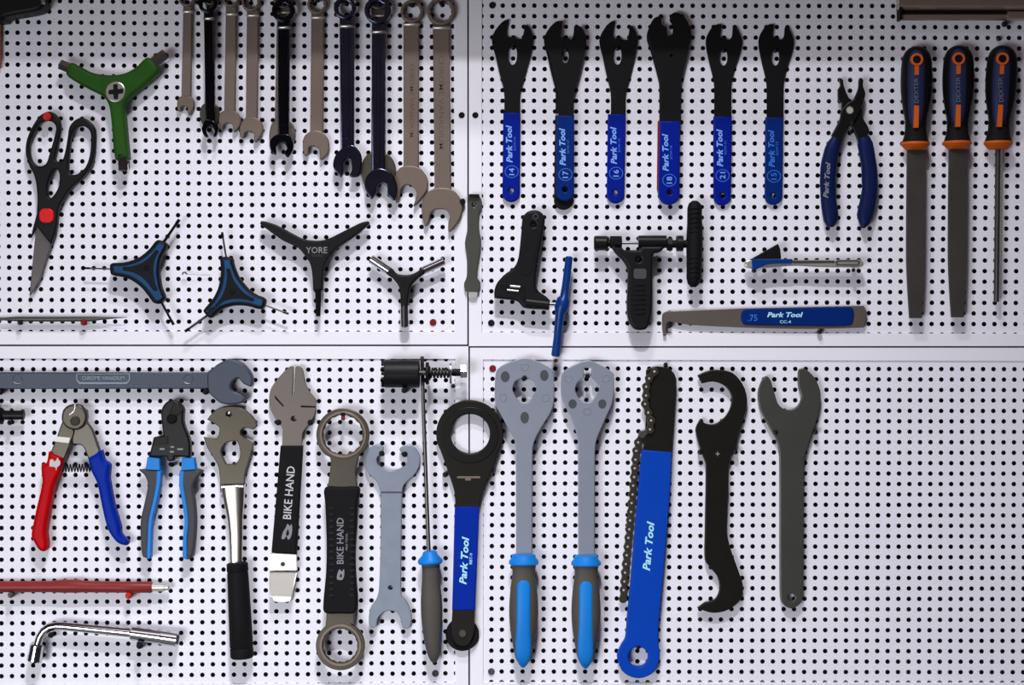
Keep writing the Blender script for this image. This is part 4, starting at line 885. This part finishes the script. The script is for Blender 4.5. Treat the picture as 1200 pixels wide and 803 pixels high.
# Park Tool ring wrench with roller
t = thing('ring_wrench', 'black ring-headed wrench with a blue grip and small roller below', 'wrench', 548, 600)
hd = plate(t, 'ring_head', [(550.6 + 39.4 * math.cos(math.radians(a)), 508.6 + 39.6 * math.sin(math.radians(a))) for a in range(150, 391, 12)] + [(576.7, 552.4), (566.2, 575), (561.4, 596, 1), (533.4, 596, 1), (532.6, 577), (526.2, 556)], 5, 12, 'phos', [circle(551, 508.4, 23.1, 44)], b=1.2, bseg=3)
plate(hd, 'inner_face', [(551 + 33.0 * math.cos(math.radians(a)), 510 + 33.0 * math.sin(math.radians(a)), 1) for a in range(0, 360, 8)], 11.6, 13.0, 'blackm', [circle(551, 508.4, 24.0, 44)], b=0.7)
plate(hd, 'arrow_mark', [(547, 545.4, 1), (554.6, 545.4, 1), (550.8, 549.6, 1)], 11.9, 12.4, 'phos', b=0.1)
plate(hd, 'highlight_mark', rrect(535.5, 558.4, 563, 560.8, 1), 11.8, 12.4, 'taupe', b=0.2)  # pale bars imitate a highlight on the neck
plate(hd, 'highlight_mark', rrect(545, 560.8, 552, 563.4, 1), 11.8, 12.4, 'taupe', b=0.2)
g = plate(t, 'grip', [(533, 593.6, 1), (561.8, 593.6, 1), (556.8, 714.8, 1), (530, 714.8, 1)], 3, 14, 'bblue', b=1.6, bseg=3)
text(g, 'Park Tool', 544.0, 657, 56, 8.6, 14, 'cyan', rot=86.6, shear=.25)
text(g, 'BBT-9', 551.8, 655, 13, 3.4, 14, 'cyan', rot=86.6)
plate(t, 'fork', [(530.4, 712, 1), (555.4, 712, 1), (555.4, 742), (549, 755), (542.4, 757.2), (535.6, 755), (529.6, 742)], 7, 13, 'phos', b=0.8)
wh = plate(t, 'roller', circle(541.8, 743.4, 19.6, 36), 3, 6.8, 'black', b=1.0)
plate(wh, 'roller_lip', circle(541.8, 743.6, 18.4, 36), 6.4, 8.2, 'rubber', [circle(541.8, 743.6, 14.4, 36)], b=0.6)
rod(t, 'axle_screw', (542.2, 742.8, 12.6), (542.2, 742.8, 15.4), 4.6, 'pewter', 16, cham=1)
peg(521.6, 556.4, 'blackm', 'dark peg left of the neck of the black ring wrench', 14, 3.2)
peg(577.2, 555.6, 'blackm', 'dark peg right of the neck of the black ring wrench', 14, 3.2)

# ================================================================ lower right panel
def spoke_key(label, cx, top, hw, head, dents, hole, sh_x, y_sh, hx, hy):
    t = thing('spoke_key', label, 'spoke key', cx, 600)
    hd = plate(t, 'steel_blade', head, 13, 18.5, 'zinc2', [hole], b=1.0)
    for x, y, rx, ry, deep in dents:
        plate(hd, 'dent', circle(x, y, rx, 20, ry), 18.3, 18.9, 'zincdark' if deep else 'zinc', [circle(x, y, rx - 1.2, 20, ry - 1.2)] if not deep else (), b=0.25)
    sweep(t, 'collar', [(hx, hy, 17, 12, 9), (hx, hy + 1, 17, 13.4, 11), (hx, hy + 4, 17, 14, 12), (hx, hy + 8, 17, 17.2, 14), (hx, hy + 11, 17, 17.6, 14.4), (hx, hy + 12.6, 17, 15.6, 13)], 'sblue', 24)
    g = lr_sweep(t, 'grip', [(hy + 12, hx - 14.8, hx + 14.8), (hy + 17, hx - 13.6, hx + 13.6), (hy + 26, hx - 13.6, hx + 13.4), (hy + 42, hx - 15.8, hx + 15.6), (hy + 66, hx - 17.2, hx + 17), (hy + 88, hx - 15.8, hx + 15.2), (hy + 108, hx - 12.6, hx + 11.4), (hy + 118, hx - 10.6, hx + 9.6), (hy + 124, hx - 8.6, hx + 7.6), (hy + 128, hx - 5, hx + 4), (hy + 129.4, hx - 2.6, hx + 1.6)], 'brown_grip', 17, .85, 22)
    gr = [(12, 14.8), (26, 13.5), (42, 15.7), (66, 17.1), (88, 15.5), (108, 12), (118, 10), (124, 8), (128, 4.5), (129.6, 2)]
    def grip_r(y):
        for (y0, r0), (y1, r1) in zip(gr[:-1], gr[1:]):
            if y <= y1: return r0 + (r1 - r0) * (y - y0) / (y1 - y0)
        return 1.5
    pts = []
    for y, w in ((31, 2.4), (32, 5), (34.5, 7), (38, 8), (50, 8.1), (66, 8.2), (80, 8.4), (92, 8.7), (102, 9.2), (110, 9.4), (116, 9.2), (121, 8.4), (125, 7.0), (128, 5.0), (129.8, 2.6)):
        pts.append((hx - (y - 31) * .008, hy + y, 17 + grip_r(y) * .85 - 3.2, w, 4.2))
    sweep(g, 'blue_panel', pts, 'sblue', 18, None, 60, 3.0)
    return t
spoke_key('larger grey six-sided spoke key with a sky blue panelled handle', 614, 419, 35,
    [(615.2, 419.4), (603, 422.3), (590, 427.6), (583.4, 432.4), (580.6, 439.4), (579.7, 464.8), (582.3, 477), (594.7, 500.4), (602, 514), (604.4, 526), (604.6, 545), (604.8, 655, 1), (623.6, 655, 1), (624, 545), (624.4, 524), (628.4, 512), (637, 497), (646.4, 481), (649.4, 466), (648.8, 437.4), (645.3, 432), (636, 426.4), (628, 422.4)],
    [(592, 441.5, 5.2, 6.4, 1), (637.8, 440, 5.0, 6.4, 1), (614.8, 430, 5, 4.4, 0), (589.6, 466, 4.6, 5, 0), (639.6, 466, 5, 4.6, 0), (614.8, 489.5, 5, 6.8, 1)],
    [(614.5, 440.6), (618, 443.6), (625, 447), (628.4, 456), (625.4, 463.4), (621, 470), (614.6, 471.8), (608, 470), (603.6, 463.4), (600.8, 456), (604, 447), (611, 443.6)], (604.5, 624), 519, 613.8, 649.4)
spoke_key('smaller grey six-sided spoke key with a dark slot above its hole', 687, 422, 31,
    [(688.6, 422.2), (680, 424.6), (664, 432.6), (658.2, 440), (657.6, 462), (661.4, 474), (669, 490), (675.4, 508), (677.4, 522), (677.4, 545), (677.6, 655, 1), (696.6, 655, 1), (697, 545), (697.6, 522), (700.6, 511), (711, 487), (716, 476), (718.8, 464), (719.4, 440), (715, 434.4), (704, 428), (696, 424)],
    [(666, 443.4, 5, 4.6, 0), (710, 443.4, 5, 4.6, 0), (671, 473.4, 4.8, 5.4, 1), (705.8, 473.4, 4.8, 5.4, 1), (688, 482, 5, 4.4, 0)],
    [(684.2, 431.4, 1), (692.8, 431.4, 1), (693.2, 443, 1), (698.6, 447.6), (702, 456), (699, 463.6), (694, 470), (687.6, 471.6), (681, 470), (676.4, 463.6), (674, 456), (677.4, 447.6), (683.6, 443, 1)], (677.4, 697.2), 519, 686.8, 650.6)
peg(614.5, 443.6, 'black', 'black peg in the hole of the larger spoke key', 22, 2.8)
peg(688.4, 441, 'black', 'black peg in the slot of the smaller spoke key', 22, 2.8)

# chain whip
t = thing('chain_whip', 'chain whip with a black plate, long blue grip and dangling chain', 'chain whip', 765, 600)
plate(t, 'plate', [(757, 434, 1), (767, 429.6), (782.5, 431.3), (789.5, 437.4), (792.6, 446), (792, 463.6), (787, 534, 1), (753, 534, 1), (756, 503.7), (757, 486)], 5, 10, 'phos', b=0.8)
g = plate(t, 'grip', [(752.4, 527.2, 1), (787.2, 529.8, 1), (784.6, 580), (775.6, 690), (771.4, 735), (771.6, 755), (773, 769.5), (766, 787), (748, 794.5), (730, 787), (723, 769.5), (727, 757), (732.6, 747), (735, 718.5), (739, 679.4), (748, 570)], 3, 12.5, 'midblue', [circle(747.6, 769.5, 11.8, 28)], b=1.4, bseg=3)
text(g, 'Park Tool', 760, 640, 58, 9, 12.5, 'cyan', rot=84.6, shear=.25)
chain = [(767, 435.6), (760.6, 443.6), (757.2, 453.4), (757, 463.6), (756, 473.6), (759.6, 483.6), (763, 493), (761.6, 503.4), (752.6, 509.4), (747.8, 518.6), (745.6, 528.6), (744.6, 538.8), (743.8, 549), (743, 559.2), (742, 569.4), (741.2, 579.6), (740.2, 589.8), (739.4, 600), (738.4, 610.2), (737.4, 620.4), (736.4, 630.6), (735.4, 640.8), (734.4, 651), (733.4, 661.2), (732.4, 671.4), (731.6, 681.6), (730.8, 691.8), (730, 702)]
for i, (p, q) in enumerate(zip(chain[:-1], chain[1:])):
    a, c = Vector(p), Vector(q); v = (c - a).normalized(); n = Vector((-v.y, v.x))
    w = 5.0 if i % 2 == 0 else 4.3
    out = []
    for an in range(90, 271, 30):
        r = math.radians(an); o_ = a + (v * math.cos(r) + n * math.sin(r)) * w; out.append((o_.x, o_.y, 1))
    mid = (a + c) / 2; o_ = mid - n * (w * .66); out.append((o_.x, o_.y))
    for an in range(-90, 91, 30):
        r = math.radians(an); o_ = c + (v * math.cos(r) + n * math.sin(r)) * w; out.append((o_.x, o_.y, 1))
    o_ = mid + n * (w * .66); out.append((o_.x, o_.y))
    d = (10.6, 13.8) if i % 2 == 0 else (11.6, 12.8)
    if i > 7: d = (d[0] - 5, d[1] - 5)
    lk = plate(t, 'chain_link', out, *d, 'bronze' if i % 2 == 0 else 'pewter', b=0.4, n=3)
    rod(lk, 'pin', (a.x, a.y, d[0]), (a.x, a.y, d[1] + 1.2), 1.5, 'silver', 10, cham=.3)
peg(748, 758.6, 'black', 'black peg in the end ring of the blue chain whip', 14, 2.6)
peg(780, 427.4, 'blackm', 'dark peg just above the black plate of the chain whip', 8, 2.6)

# hook spanner
t = thing('hook_spanner', 'dark steel hook spanner with a large open hook at the top', 'spanner', 845, 560)
plate(t, 'body', [(817.2, 440, 1), (826.9, 435.7), (838.9, 433.5), (856.8, 436.4), (868.8, 448.4), (874.7, 463.3), (874.7, 476.8), (870.3, 491.7), (863.4, 515.7), (860, 528), (854, 540), (853.4, 570), (851.5, 619), (855, 640), (864, 666), (870.6, 687), (867, 703), (852, 715), (834, 718), (817, 712.4, 1), (826, 706, 1), (838, 702), (843, 690), (840.6, 676), (832.7, 666), (826, 656), (826, 620), (827, 545), (823.2, 534), (819, 522), (815, 503), (820.9, 491, 1), (826, 496), (837.4, 497), (849.3, 488.8), (856, 476.8), (856.8, 463.3), (849.3, 452.4), (835.9, 447.4), (822.4, 449.6, 1)], 5, 11, 'phos', b=1.1)
text(t, '+', 841, 532, 5, 5, 11, 'silver', name='cross_mark')
peg(820.4, 530, 'blackm', 'dark peg left of the hook spanner neck', 13, 3.2)
peg(861.6, 529.6, 'blackm', 'dark peg right of the hook spanner neck', 13, 3.2)

# large open spanner
t = thing('open_spanner', 'wide-jawed plain grey open spanner hanging beside the hook spanner', 'spanner', 927, 560)
plate(t, 'body', [(897, 441), (891, 449.6), (888, 463.6), (891, 481), (903, 503.7), (911, 519.4), (913.4, 540), (913.8, 690), (916, 706), (927, 713), (938, 706), (941, 690), (942, 540), (945.6, 524.6), (957, 491), (961.5, 463.6), (955.4, 444.4), (944, 433.2), (936, 433.6), (935.2, 451.4), (938.9, 465.3), (934.5, 475.8), (924, 480.4), (912.6, 475), (906.6, 458.4), (902.4, 445)], 5, 11, 'pewter', [circle(927, 700, 4.4, 18)], b=1.1)
peg(908.6, 506.6, 'blackm', 'dark peg under the left shoulder of the wide-jawed spanner', 13, 3.0)
peg(955.6, 506.6, 'blackm', 'dark peg under the right shoulder of the wide-jawed spanner', 13, 3.0)
